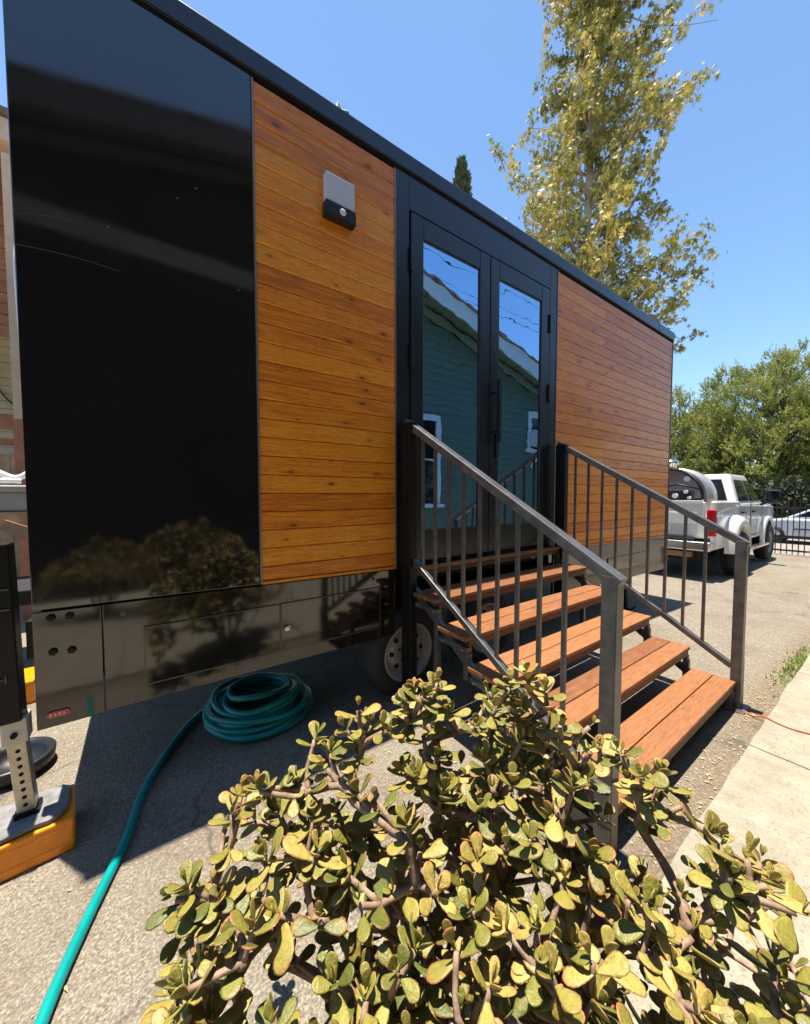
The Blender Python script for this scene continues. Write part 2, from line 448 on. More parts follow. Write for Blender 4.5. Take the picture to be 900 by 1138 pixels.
# fine scratches on the sheet
scr_m = plain('scratch_grey', (0.12, 0.12, 0.12), 0.6)
def scratch(p0, p1, bow, wd):
    s = MB()
    for i in range(14):
        t0, t1 = i / 14, (i + 1) / 14
        q0 = Vector(p0).lerp(Vector(p1), t0) + Vector((0, 0, bow * math.sin(math.pi * t0)))
        q1 = Vector(p0).lerp(Vector(p1), t1) + Vector((0, 0, bow * math.sin(math.pi * t1)))
        s.bar(q0, q1, wd, 0.0012, up=(0, 1, 0))
    s.build('scratch', scr_m, blk)
scratch((-0.378, -0.0008, 2.445), (-0.06, -0.0008, 2.452), 0.010, 0.0013)
scratch((-0.378, -0.0008, 2.56), (-0.19, -0.0008, 2.60), 0.012, 0.0007)
for q in ((-0.10, 2.62), (0.24, 2.94), (0.16, 2.86), (0.42, 2.52)):
    MB().bar((q[0], -0.0008, q[1]), (q[0] + 0.010, -0.0008, q[1] + 0.014), 0.003, 0.0012, up=(0, 1, 0)).build('scuff', scr_m, blk)

# board cladding: every board modelled, with a groove and its own tone
def boards(x0, x1, z0f, z1, splits):
    b = MB()
    pit = 0.1018
    k = 0
    z = z1
    random.seed(int(x0 * 100))
    while z > z0f(x0) + 0.02:
        za, zbm = z, z - pit
        segs = [x0] + ([x0 + (x1 - x0) * random.choice(splits)] if splits and random.random() < 0.45 else []) + [x1]
        for i in range(len(segs) - 1):
            a0, a1 = segs[i], segs[i + 1] - (0.002 if i < len(segs) - 2 else 0)
            tone = (random.random(), 0, random.random())
            lo0, lo1 = max(zbm, z0f(a0)), max(zbm, z0f(a1))
            if za - max(lo0, lo1) < 0.012: continue
            g_ = 0.0045
            prof = [(0.012, 0.0), (0.002, g_ * 0.5), (0.0, g_), (0.0, 1 - g_), (0.002, 1 - g_ * .5), (0.012, 1.0)]
            v = []
            for (xx, lo) in ((a0, lo0), (a1, lo1)):
                h = za - lo
                v += [(xx, 0.014, lo), (xx, 0.006, lo + 0.0022), (xx, 0.0, lo + 0.0085), (xx, 0.0, za - 0.006), (xx, 0.004, za - 0.0022), (xx, 0.014, za), (xx, 0.035, za), (xx, 0.035, lo)]
            f_ = [(j, (j + 1) % 8, 8 + (j + 1) % 8, 8 + j) for j in range(8)] + [tuple(range(8))[::-1], tuple(range(8, 16))]
            b.add(v, f_, tone)
        z = zbm; k += 1
    return b
boards(0.517, 1.395, lambda x: zb(x) + 0.018, 3.618, None).build('wood_cladding', M['cedar'], tr, colname='tone', recalc=True)
boards(3.297, 6.128, lambda x: zb(x) + 0.018, 3.618, [0.25, 0.33, 0.5, 0.62, 0.7]).build('wood_cladding', M['cedar'], tr, colname='tone', recalc=True)
# thin edge trims around the cladding
mt_ = plain('worn_trim_edge', (0.30, 0.25, 0.21), 0.4, 0.5)
for x in (0.511, 1.401, 3.290): box((x - 0.005, -0.004, zb(x) + 0.004), (x + 0.005, 0.03, 3.622)).build('edge_trim', mt_, tr)
for x0, x1 in ((0.517, 1.395), (3.297, 6.128)):
    MB().bar((x0, 0.008, zb(x0) + 0.0085), (x1, 0.008, zb(x1) + 0.0085), 0.022, 0.016).build('bottom_batten', M['cedar'], tr, colname='tone')
box((6.129, -0.006, zb(6.14)), (TX1, 0.05, 3.63)).build('corner_trim', M['trim'], tr, bevel=0.003)
# roof fascia with a thin black drip strip below it
fs = MB()
fs.box((TX0 - 0.004, -0.016, 3.645), (5.62, 0.06, 3.752))
fs.box((5.624, -0.016, 3.645), (TX1 + 0.004, 0.06, 3.752))
fs.build('roof_fascia', M['trim'], tr, bevel=0.006)
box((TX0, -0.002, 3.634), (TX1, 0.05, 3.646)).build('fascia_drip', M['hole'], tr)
box((TX0 - 0.004, 0.055, 3.70), (TX1 + 0.004, TD + 0.02, 3.748)).build('roof', M['white_plastic'], tr)
# sunlit roof lip and small brackets on the roof edge
v = MB()
v.box((1.03, 0.10, 3.745), (1.09, 0.16, 3.79))
v.prism([(1.035, 3.79), (1.085, 3.79), (1.08, 3.89), (1.05, 3.93)], lambda q, d: (q[0], d, q[1]), 0.11, 0.15)
v.build('antenna_bracket', M['white_plastic'], tr, bevel=0.004)
MB().tube([(1.075, 0.13, 3.87), (1.12, 0.13, 3.885)], 0.03, 12).build('roof_sensor', M['steel'], tr)
for vx, hh_ in ((0.42, 0.012), (1.42, 0.018), (2.5, 0.05), (3.35, 0.045)):
    box((vx, 0.03, 3.7485), (vx + 0.05, 0.08, 3.752 + hh_)).build('roof_clip', M['white_plastic'], tr, bevel=0.003)
# door surround
sur = MB()
sur.box((1.407, 0.002, 0.95), (1.520, 0.05, 3.632))
sur.box((3.172, 0.002, 0.95), (3.284, 0.05, 3.632))
sur.box((1.5205, 0.002, 3.412), (3.1715, 0.05, 3.632))
sur.box((1.5205, 0.004, 0.90), (3.1715, 0.05, 0.985))
sur.build('door_surround', M['trim'], tr, bevel=0.003)
box((1.52, 0.040, 0.98), (3.17, 0.046, 3.42)).build('door_rebate', M['hole'], tr)
box((1.50, -0.06, 0.945), (3.20, 0.0, 0.972)).build('threshold', M['tread'], tr, bevel=0.003)
for x0, x1, gx0, gx1, hinge in ((1.532, 2.330, 1.640, 2.213, 1.532), (2.338, 3.160, 2.447, 3.035, 3.160)):
    d = MB()
    z0, z1, gz0, gz1 = 0.99, 3.400, 1.212, 3.258
    d.box((x0, -0.004, z0), (gx0, 0.038, z1)); d.box((gx1, -0.004, z0), (x1, 0.038, z1))
    d.box((gx0 + 0.0005, -0.004, gz1), (gx1 - 0.0005, 0.038, z1)); d.box((gx0 + 0.0005, -0.004, z0), (gx1 - 0.0005, 0.038, gz0))
    dr = d.build('glass_door', M['trim'], tr, bevel=0.004)
    MB().box((gx0 - 0.006, 0.010, gz0 - 0.006), (gx1 + 0.006, 0.018, gz1 + 0.006)).build('glass_pane', M['mirror_glass'], dr)
    b = MB()
    for (q0, q1) in (((gx0, gz0), (gx0, gz1)), ((gx1, gz0), (gx1, gz1)), ((gx0, gz0), (gx1, gz0)), ((gx0, gz1), (gx1, gz1))):
        b.bar((q0[0], 0.006, q0[1]), (q1[0], 0.006, q1[1]), 0.010, 0.006, up=(0, 1, 0))
    b.build('glazing_bead', plain('bead', (0.05, 0.04, 0.035), 0.3), dr)
    for hz in (3.0, 2.35, 1.35):
        MB().box((hinge - 0.012, -0.022, hz), (hinge + 0.012, -0.0045, hz + 0.17)).build('hinge', M['trim'], dr, bevel=0.003)
    if hinge > 3:
        h = MB()
        h.bar((2.395, -0.058, 1.90), (2.395, -0.058, 2.42), 0.030, 0.03, up=(0, 1, 0))
        for hz in (2.0, 2.32): h.bar((2.395, -0.045, hz), (2.395, -0.004, hz), 0.02, 0.02)
        h.build('pull_handle', M['black_plastic'], dr, bevel=0.004)
        MB().box((2.41, -0.02, 1.78), (2.44, -0.0045, 1.98)).build('lock_plate', M['trim'], dr, bevel=0.003)
# wall light
wl = MB().box((0.888, -0.055, 3.083), (1.084, -0.0005, 3.165)).build('wall_light', M['black_plastic'], tr, bevel=0.006)
MB().box((0.892, -0.048, 3.166), (1.080, -0.0005, 3.328)).build('light_diffuser', M['frosted'], wl, bevel=0.010, seg=3)
MB().lathe([(0.0, -0.004), (0.014, -0.004), (0.020, 0.0), (0.020, 0.008)], (0.995, -0.0585, 3.128), (0, 1, 0), 20).build('motion_sensor', M['white_plastic'], wl, smooth=True)
# skirt: corner plate, long skirt with a hatch, and the part beyond the doors
def skirtbox(x0, x1, zl0, zl1, y0=0.0, y1=0.03):
    p = MB()
    p.prism([(x0, zl0), (x1, zl1), (x1, zb(x1) - 0.004), (x0, zb(x0) - 0.004)], lambda q, d: (q[0], d, q[1]), y0, y1)
    return p
skirtbox(TX0, -0.168, 0.498, 0.5, -0.003).build('skirt_corner_plate', M['skirt'], tr, bevel=0.003)
sk = skirtbox(-0.164, 1.395, 0.503, 0.503).build('skirt_panel', M['skirt'], tr, bevel=0.003)
skirtbox(3.30, 6.15, 0.455, 0.405).build('skirt_panel', M['skirt'], tr, bevel=0.003)
skirtbox(1.40, 3.30, 0.80, 0.80, 0.012).build('skirt_panel', M['skirt'], tr)
for hx0, hx1, hz0, hz1 in ((-0.016, 0.605, 0.583, 0.853), (0.613, 1.272, 0.583, 0.853), (4.4, 5.5, 0.50, 0.72)):
    h = MB().box((hx0, -0.007, hz0), (hx1, -0.0005, hz1)).build('skirt_hatch', M['skirt'], tr, bevel=0.002)
    fr = MB()
    for q0, q1 in (((hx0, hz0), (hx1, hz0)), ((hx0, hz1), (hx1, hz1)), ((hx0, hz0), (hx0, hz1)), ((hx1, hz0), (hx1, hz1))):
        fr.bar((q0[0], -0.006, q0[1]), (q1[0], -0.006, q1[1]), 0.006, 0.006, up=(0, 1, 0))
    fr.build('hatch_edge', plain('hatch_rim', (0.10, 0.09, 0.075), 0.3, 0.6), h)
    if hx0 > 0.6 and hx0 < 1:
        MB().lathe([(0.016, 0.0), (0.016, -0.008), (0.006, -0.010), (0.005, -0.004), (0.0, -0.004)], (0.645, -0.007, 0.712), (0, 1, 0), 18).build('hatch_lock', M['chrome'], h, smooth=False)
for bx, bz in ((-0.328, 0.962), (-0.270, 0.960), (-0.326, 0.818), (-0.268, 0.812)):
    MB().lathe([(0.017, 0.0), (0.015, -0.010), (0.009, -0.012), (0.0, -0.012)], (bx, -0.003, bz), (0, 1, 0), 6).build('bolt', M['steel_dark'], tr)
for bx, bz in ((-0.09, 0.935), (0.40, 0.915), (1.22, 0.915), (0.80, 0.79)):
    MB().lathe([(0.014, 0.0), (0.011, -0.004), (0.0, -0.005)], (bx, 0.0, bz), (0, 1, 0), 14).build('screw_cap', plain('screw_grey', (0.10, 0.095, 0.085), 0.4, 0.4), tr, smooth=True)
def stadium(cx, cz, hw, hr, n=10):
    return [(cx + hw + hr * math.cos(t), cz + hr * math.sin(t)) for t in [-math.pi / 2 + math.pi * i / n for i in range(n + 1)]] + \
           [(cx - hw + hr * math.cos(t), cz + hr * math.sin(t)) for t in [math.pi / 2 + math.pi * i / n for i in range(n + 1)]]
ml = MB().prism(stadium(-0.318, 0.553, 0.024, 0.014), lambda q, d: (q[0], d, q[1]), -0.010, -0.0035).build('marker_light', M['red_lens'], tr, bevel=0.003)
m_ = MB()
for i in range(4): m_.box((-0.345 + i * 0.014, -0.0125, 0.546), (-0.338 + i * 0.014, -0.0105, 0.560))
m_.build('marker_ribs', M['pink_lens'], ml)
# chassis, rails and the dark inner side
ch = MB()
ch.box((TX0 + 0.05, 0.30, 0.55), (TX1 - 0.05, 0.42, 0.85)); ch.box((TX0 + 0.05, 2.05, 0.55), (TX1 - 0.05, 2.17, 0.85))
for cx in (0.1, 1.1, 2.2, 3.3, 4.4, 5.6): ch.box((cx, 0.43, 0.70), (cx + 0.07, 2.04, 0.82))
ch.box((TX0 + 0.03, TD - 0.03, 0.45), (TX1 - 0.03, TD, 0.86))
ch.build('chassis', M['underside'], tr)
for wx in (1.53, 2.36):
    cz_, cy = 0.335, 0.02
    hub = MB().lathe([(0.0, 0.06), (0.045, 0.06), (0.05, 0.085), (0.13, 0.11), (0.15, 0.2), (0.0, 0.2)], (wx, cy - 0.03, cz_), (0, 1, 0), 24).build('wheel', M['steel_dark'], tr, smooth=True)
    MB().lathe([(0.205, 0.0), (0.235, -0.012), (0.29, -0.012), (0.318, 0.012), (0.332, 0.04), (0.335, 0.10), (0.332, 0.17), (0.315, 0.20), (0.21, 0.20)], (wx, cy, cz_), (0, 1, 0), 48).build('tyre', M['rubber'], hub, smooth=True)
    rm = MB()
    rm.lathe([(0.212, -0.004), (0.200, -0.008), (0.188, 0.004), (0.178, 0.045), (0.155, 0.050), (0.125, 0.030), (0.085, 0.026), (0.060, 0.040), (0.045, 0.040), (0.043, 0.005), (0.030, -0.002), (0.0, -0.002)], (wx, cy, cz_), (0, 1, 0), 40)
    rm.build('rim', M['rim'], hub, smooth=True)
    for k in range(8):
        an = 2 * math.pi * k / 8
        MB().lathe([(0.0, 0.0), (0.017, 0.0), (0.017, 0.01)], (wx + 0.128 * math.cos(an), cy + 0.0275, cz_ + 0.128 * math.sin(an)), (0, 1, 0), 12).build('wheel_hole', M['hole'], hub)
    for k in range(5):
        an = 2 * math.pi * k / 5 + 0.3
        MB().lathe([(0.0, -0.006), (0.009, -0.006), (0.009, 0.01)], (wx + 0.068 * math.cos(an), cy + 0.032, cz_ + 0.068 * math.sin(an)), (0, 1, 0), 6).build('wheel_nut', M['hole'], hub)
fl = MB()
fl.box((1.40, 0.20, 0.70), (3.2, 0.9, 0.72)); fl.build('wheel_arch', M['underside'], tr)
# front levelling jack on its block, and the rear prop
jk = MB()
jk.bar((-0.456, 0.02, 0.565), (-0.470, 0.02, 1.28), 0.068, 0.09, up=(0, 1, 0))
jk.box((-0.405, 0.0, 0.80), (TX0 + 0.03, 0.06, 0.96))
jack = jk.build('levelling_jack', M['steel_dark'], tr, bevel=0.006)
MB().bar((-0.446, 0.02, 0.475), (-0.448, 0.02, 0.575), 0.076, 0.08, up=(0, 1, 0)).build('jack_sleeve', plain('pale_sleeve', (0.55, 0.52, 0.47), 0.45, 0.3), jack, bevel=0.004)
MB().bar((-0.425, 0.02, 0.175), (-0.446, 0.02, 0.48), 0.056, 0.056, up=(0, 1, 0)).build('jack_leg', M['zinc'], jack, bevel=0.003)
for i in range(8):
    t = i / 7.6
    MB().lathe([(0.0, -0.0015), (0.0075, -0.0015), (0.0075, 0.002)], (-0.427 - 0.0155 * t, -0.0083, 0.21 + 0.25 * t), (0, 1, 0), 12).build('jack_hole', M['hole'], jack)
MB().lathe([(0.0, -0.012), (0.011, -0.012), (0.011, 0.004)], (-0.4465, -0.0205, 0.515), (0, 1, 0), 6).build('jack_bolt', M['hole'], jack)
dm_ = plain('dull_grey_mark', (0.10, 0.09, 0.085), 0.5)
for zz in (1.02, 1.10): box((-0.503, -0.0335, zz), (-0.44, -0.031, zz + 0.006)).build('jack_scuff', dm_, jack)
hm = MB()
for xx in (-0.487, -0.461): hm.box((xx, -0.034, 0.735), (xx + 0.004, -0.031, 0.765))
hm.box((-0.484, -0.0338, 0.748), (-0.459, -0.0312, 0.752))
hm.build('jack_mark', dm_, jack)
MB().box((-0.463, -0.018, 0.163), (-0.387, 0.058, 0.182)).build('jack_foot', M['steel_dark'], jack, bevel=0.004)
pj = MB(); pj.bar((5.1, 0.10, 0.02), (5.1, 0.10, 0.62), 0.06, 0.06, up=(0, 1, 0)); pj.box((5.0, 0.0, 0.0), (5.2, 0.2, 0.02)); pj.build('rear_prop', M['steel_dark'], tr, bevel=0.003)
# gear seen past the trailer's left end: tongue box, cables
tb = MB(); tb.box((-1.25, 1.9, 0.62), (-0.46, 2.6, 0.74)); tb.box((-0.60, 2.4, 0.5), (-0.40, 2.5, 0.95)); tb.build('tongue_frame', M['underside'], tr, bevel=0.01)
cb = MB()
cb.tube([(-0.70, 1.75, 1.12), (-0.67, 1.7, 1.02), (-0.60, 1.6, 0.94), (-0.50, 1.5, 0.90), (-0.38, 1.4, 0.89)], 0.008, 6)
cb.build('red_wire', M['red_cable'], tr, smooth=True)
cb = MB()
cb.tube([(-0.415, 0.35, 1.42), (-0.425, 0.35, 1.34), (-0.42, 0.35, 1.26), (-0.40, 0.35, 1.2)], 0.013, 8)
cb.tube([(-0.42, 0.30, 2.70), (-0.436, 0.30, 2.5), (-0.43, 0.30, 2.2), (-0.425, 0.3, 1.9), (-0.41, 0.3, 1.7)], 0.011, 8)
cb.build('white_conduit', M['white_plastic'], tr, smooth=True)

# ------------------------------------------------------------------ stairs
st = thing('entry_stairs', 'steel framed stairs with five orange brown treads and two handrails at the glass doors', 'stairs', (2.38, -0.75, 0))
XL, XR = 1.470, 3.290
RUN, RISE = 0.2608, 0.1562
YF, ZT = -1.402, 0.191
random.seed(5)
for k in range(6):
    yf, zt = YF + k * RUN, ZT + k * RISE
    for j in range(2):
        if k == 5 and j == 1: continue
        b = MB(); y0 = yf + j * 0.1245
        b.box((XL - 0.015, y0, zt - 0.026), (XR - 0.022, y0 + 0.119, zt), (random.random(), 0, random.random()))
        b.build('tread_board', M['tread'], st, bevel=0.004, colname='tone')
    fr = MB()
    fr.bar((XL + 0.02, yf + 0.018, zt - 0.045), (XR - 0.05, yf + 0.018, zt - 0.045), 0.03, 0.034)
    fr.bar((XL + 0.02, yf + 0.225, zt - 0.045), (XR - 0.05, yf + 0.225, zt - 0.045), 0.03, 0.034)
    if k == 5: fr = MB().bar((XL + 0.02, yf + 0.02, zt - 0.045), (XR - 0.05, yf + 0.02, zt - 0.045), 0.03, 0.034)
    fr.build('tread_angle', plain('brown_angle', (0.07, 0.035, 0.022), 0.5, 0.3), st, bevel=0.002)
for x in (XL + 0.02, XR - 0.05):
    s = MB()
    for k in range(6):
        yf, zt = YF + k * RUN, ZT + k * RISE
        yb = yf + (0.245 if k < 5 else 0.06)
        s.box((x - 0.02, yf + 0.002, zt - 0.062 - 0.034), (x + 0.02, yb, zt - 0.064))
        if k < 5: s.box((x - 0.019, yf + RUN - 0.005, zt - 0.0965), (x + 0.019, yf + RUN + 0.032, zt + RISE - 0.0968))
    s.bar((x, YF + 0.04, 0.02), (x, -0.10, 0.83), 0.028, 0.05)
    s.bar((x, YF + 2 * RUN + 0.02, 0.0), (x, YF + 2 * RUN + 0.02, 0.42), 0.034, 0.034, up=(0, 1, 0))
    s.bar((x, YF + 4 * RUN + 0.02, 0.0), (x, YF + 4 * RUN + 0.02, 0.73), 0.034, 0.034, up=(0, 1, 0))
    s.bar((x, YF + 0.03, 0.0), (x, YF + 0.03, 0.095), 0.034, 0.034, up=(0, 1, 0))
    s.build('stringer', M['steel'], st, bevel=0.002)
    for k in range(5):
        yf, zt = YF + k * RUN, ZT + k * RISE
        for yy in (0.03, 0.20): MB().lathe([(0.0, -0.030), (0.009, -0.030), (0.009, 0)], (x, yf + yy, zt - 0.08), (1, 0, 0), 6).build('stair_bolt', M['zinc'], st)
SL = 0.5992
zrail = lambda y: 1.962 + SL * (y + 0.08)
for side, x in (('l', XL), ('r', XR)):
    yb, yf = -0.085, -1.400
    MB().box((x - 0.045, yb - 0.05, 0.03 if side == 'l' else 0.5), (x + 0.015, yb + 0.05, zrail(yb) - 0.01)).build('rail_post', M['steel_dark'], st, bevel=0.004)
    MB().box((x - 0.03, yf - 0.03, 0.0), (x + 0.03, yf + 0.03, zrail(yf) - 0.012)).build('rail_post', M['steel'], st, bevel=0.004)
    hr = MB()
    d = Vector((0, yf - 0.028 - yb - 0.03, 0))
    p0 = Vector((x, yb + 0.045, zrail(yb + 0.045) - 0.022)); p1 = Vector((x, yf - 0.034, zrail(yf - 0.034) - 0.022))
    hr.bar(p0, p1, 0.058, 0.046)
    hr.build('handrail', M['steel'], st, bevel=0.004)
    br = MB(); br.bar((x, yb - 0.045, zrail(yb - 0.045) - 0.905), (x, yf + 0.028, zrail(yf + 0.028) - 0.905), 0.040, 0.036)
    br.build('lower_rail', M['steel'], st, bevel=0.003)
    for k in range(9):
        y = -0.215 - 0.1235 * k
        MB().box((x - 0.0095, y - 0.0095, zrail(y) - 0.895), (x + 0.0095, y + 0.0095, zrail(y) - 0.035)).build('baluster', M['steel'], st, bevel=0.0015, seg=1)
    sleeve = MB(); sx = x + (0.0315 if side == 'r' else -0.0515)
    sleeve.box((sx, yf - 0.028, 0.0), (sx + 0.02, yf + 0.028, 0.34)); sleeve.box((x - 0.08, yf - 0.06, 0.0), (x + 0.09, yf + 0.07, 0.008))
    sleeve.build('post_foot', M['steel'], st, bevel=0.002)

# ------------------------------------------------------------------ small things round the trailer
# hose: coil of loops under the skirt, then one run out across the drive
hp = []
cx, cy, r0 = 0.585, 0.44, 0.315
pts_run = [(-0.36, -1.35, 0.019), (-0.32, -1.02, 0.019), (-0.268, -0.717, 0.019), (-0.20, -0.48, 0.019), (-0.105, -0.20, 0.019), (-0.07, -0.03, 0.019), (-0.035, 0.10, 0.019), (0.035, 0.27, 0.019), (0.11, 0.42, 0.020), (0.20, 0.57, 0.020), (0.29, 0.66, 0.021), (0.40, 0.725, 0.021)]
hp += [Vector(p) for p in pts_run]
random.seed(3)
nl = 9
for i in range(nl * 28):
    t = i / 28
    an = math.radians(118) - 2 * math.pi * t
    lay = t * 0.0185
    rr = r0 + 0.022 * math.sin(t * 2.7 + 1.0) + 0.012 * math.sin(t * 9.1) - 0.010 * t
    ex = 1.0
    if t > 7.2: rr *= 1 - 0.16 * (t - 7.2); 
    sag = 0.018 * math.sin(an * 2 + t * 1.3)
    hp.append(Vector((cx + rr * math.cos(an) + 0.02 * math.sin(t * 3.3), cy + rr * math.sin(an) * 0.98 + 0.02 * math.cos(t * 2.1), 0.022 + lay + max(-0.01, sag) * min(1, t))))
# Catmull-Rom smoothing
def smooth_path(P, k=4):
    out = []
    for i in range(len(P) - 1):
        p0, p1, p2, p3 = P[max(i - 1, 0)], P[i], P[i + 1], P[min(i + 2, len(P) - 1)]
        for j in range(k):
            t = j / k
            out.append(0.5 * ((2 * p1) + (p2 - p0) * t + (2 * p0 - 5 * p1 + 4 * p2 - p3) * t * t + (3 * p1 - p0 - 3 * p2 + p3) * t ** 3))
    out.append(P[-1]); return out
h = MB(); h.tube(smooth_path(hp[:14], 6)[:-1] + smooth_path(hp[13:], 2), 0.0175, 10)
tag(h.build('water_hose', M['hose'], smooth=True), 'teal hose coiled under the trailer with one run crossing the drive', 'hose')
# orange blocks
def block(c, sx, sy, sz, rz, label, name='levelling_block'):
    b = MB(); ca, sa = math.cos(rz), math.sin(rz)
    nx, ny, nz_ = 8, 6, 3
    b.box((-sx / 2, -sy / 2, 0), (sx / 2, sy / 2, sz))
    for zz in (0.25, 0.75):
        b.box((-sx / 2 - 0.002, -sy / 2 - 0.002, sz * zz - 0.012), (sx / 2 + 0.002, sy / 2 + 0.002, sz * zz + 0.012))
    b.v = [(c[0] + x * ca - y * sa, c[1] + x * sa + y * ca, c[2] + z) for x, y, z in b.v]
    return tag(b.build(name, M['orange'], bevel=0.008, seg=3), label, 'block')
block((-0.435, 0.015, 0.0), 0.30, 0.24, 0.138, 0.10, 'orange block under the jack leg, wrapped in shiny plastic', )
block((-0.83, 1.66, 0.0), 0.30, 0.3, 0.16, 0.05, 'orange block far behind the trailer corner')
pd = MB()
random.seed(11)
outl = []
for i in range(26):
    an = 2 * math.pi * i / 26
    rr = 1 / max(abs(math.cos(an)) / 0.138, abs(math.sin(an)) / 0.108)
    rr = min(rr, 0.15) * (1 + 0.05 * random.uniform(-1, 1))
    outl.append((-0.435 + rr * math.cos(an + 0.1), 0.015 + rr * math.sin(an + 0.1)))
pd.prism(outl, lambda q, d: (q[0], q[1], d + 0.006 * noise.noise(Vector((q[0] * 14, q[1] * 14, 0)))), 0.144, 0.162)
tag(pd.build('jack_pad', M['grey_pad'], bevel=0.003, recalc=True), 'ragged grey pad lying on the orange block', 'pad')
# black rubber pan
pn = MB(); pn.lathe([(0.0, 0.012), (0.105, 0.014), (0.125, 0.06), (0.140, 0.085), (0.155, 0.09), (0.165, 0.08), (0.158, 0.03), (0.13, 0.0), (0.0, 0.0)], (-0.60, 0.66, 0.001), (0, 0, 1), 36)
pan = pn.build('drain_pan', M['black_plastic'], smooth=True); tag(pan, 'round black rubber pan on the ground behind the jack leg', 'pan')
# extension cord
c = [Vector(p) for p in ((3.20, -1.36, 0.012), (3.272, -1.426, 0.008), (3.235, -1.50, 0.008), (3.225, -1.555, 0.036), (3.203, -1.604, 0.036), (3.19, -1.68, 0.036), (3.212, -1.756, 0.036), (3.28, -1.95, 0.036), (3.30, -2.3, 0.036), (3.1, -2.9, 0.036))]
tag(MB().tube(smooth_path(c, 5), 0.0045, 6).build('extension_cord', M['cord'], smooth=True), 'thin orange cord running from the stair foot across the walk', 'cord')
# dry flakes on the drive
random.seed(21)
lf = MB()
for i in range(520):
    if i < 90: x, y = random.uniform(-0.3, 1.4), random.uniform(-1.2, 0.2)
    else: x, y = random.uniform(1.6, 6), -1.485 + random.gauss(0, 0.05)
    an = random.uniform(0, 6.28); L = random.uniform(0.004, 0.016); wd = L * random.uniform(0.2, 0.5)
    dx, dy = math.cos(an), math.sin(an); zz = gz(x) + 0.004
    lf.add([(x - dx * L, y - dy * L, zz), (x - dy * wd, y + dx * wd, zz + 0.003), (x + dx * L, y + dy * L, zz + 0.001), (x + dy * wd, y - dx * wd, zz + 0.002)], [(0, 1, 2), (0, 2, 3)])
tag(lf.build('leaf_litter', M['dry_stem']), 'dry flakes scattered along the walk and drive', 'litter', kind='stuff')
# weeds by the walk
wd_ = MB()
for i in range(520):
    x = 4.6 + random.gauss(0, 0.32); y = -1.52 + random.gauss(0, 0.035) - 0.02 * (x - 4.6)
    an = random.uniform(0, 6.28); hgt = random.uniform(0.012, 0.042); le = random.uniform(0.2, 0.9)
    b0 = Vector((x, y, gz(x))); tip = b0 + Vector((math.cos(an) * hgt * le, math.sin(an) * hgt * le, hgt)); sd = Vector((-math.sin(an), math.cos(an), 0)) * 0.006
    wd_.add([b0 - sd, b0 + sd, tip], [(0, 1, 2)], (random.random(), 0, 0))
tag(wd_.build('weed_patch', M['grass'], colname='tone'), 'small green weeds in the crack beside the walk', 'weeds', kind='stuff')

# ------------------------------------------------------------------ jade plant
def leaf_template():
    T = [0.0, 0.10, 0.24, 0.42, 0.60, 0.76, 0.89, 0.97, 1.0]
    W = [0.035, 0.065, 0.125, 0.205, 0.262, 0.278, 0.220, 0.115, 0.02]
    n = 8
    v = []; f = []; edge = []
    for t, wd in zip(T, W):
        for k in range(n):
            an = 2 * math.pi * k / n
            x = wd * math.cos(an)
            th = 0.055 * (0.5 + 0.5 * math.sin(math.pi * min(1, t * 0.9 + 0.05)))
            z = th * math.sin(an) * (1 if wd > 0.05 else 0.6)
            cup = 0.22 * x * x / 0.1 * 0.3 + 0.10 * (t - 0.35) ** 2
            v.append((x, t, z + cup)); edge.append(max(abs(math.cos(an)) ** 8 * (0.35 + 0.65 * t), max(0, (t - 0.86) / 0.14)))
    for i in range(len(T) - 1):
        for k in range(n):
            k2 = (k + 1) % n
            f.append((i * n + k, i * n + k2, (i + 1) * n + k2, (i + 1) * n + k))
    f.append(tuple(range(n))[::-1]); f.append(tuple((len(T) - 1) * n + k for k in range(n)))
    return v, f, edge
LV, LF_, LE = leaf_template()

POLY = [(180, 1150), (192, 1085), (200, 1045), (196, 1005), (212, 975), (265, 985), (268, 935), (245, 900), (262, 870), (330, 862), (362, 845), (352, 800), (392, 772), (432, 798), (445, 762), (484, 752), (505, 800), (533, 795), (548, 748), (592, 742), (612, 800), (645, 795), (665, 800), (700, 838), (735, 842), (755, 880), (735, 900), (790, 918), (838, 948), (868, 975), (905, 1015), (960, 1090), (930, 1290), (560, 1330), (180, 1280)]
def inside(p, poly):
    x, y = p; r = False
    for i in range(len(poly)):
        x0, y0 = poly[i]; x1, y1 = poly[i - 1]
        if (y0 > y) != (y1 > y) and x < (x1 - x0) * (y - y0) / (y1 - y0) + x0: r = not r
    return r
random.seed(13)
BASE = Vector((0.60, -1.62, 0.0))
tips = []
tries = 0
def near_depth(py): return 0.84 - 0.30 * min(1.25, max(0, (py - 745) / 393))
while tries < 14000 and len(tips) < 430:
    tries += 1
    px, py = random.uniform(150, 960), random.uniform(740, 1330)
    if not inside((px, py), POLY): continue
    # bare gaps where the drive shows through
    if noise.noise(Vector((px / 64.0, py / 64.0, 7.7))) < -0.10 and random.random() < 0.93: continue
    if px > 770 and random.random() < 0.45: continue
    back = abs(random.gauss(0, 0.13))
    p = at_depth(px, py, near_depth(py) + back)
    if p.z < 0.30: continue
    if p.x > 1.34: continue
    if any((p - q).length < 0.047 for q in tips): continue
    tips.append(p)
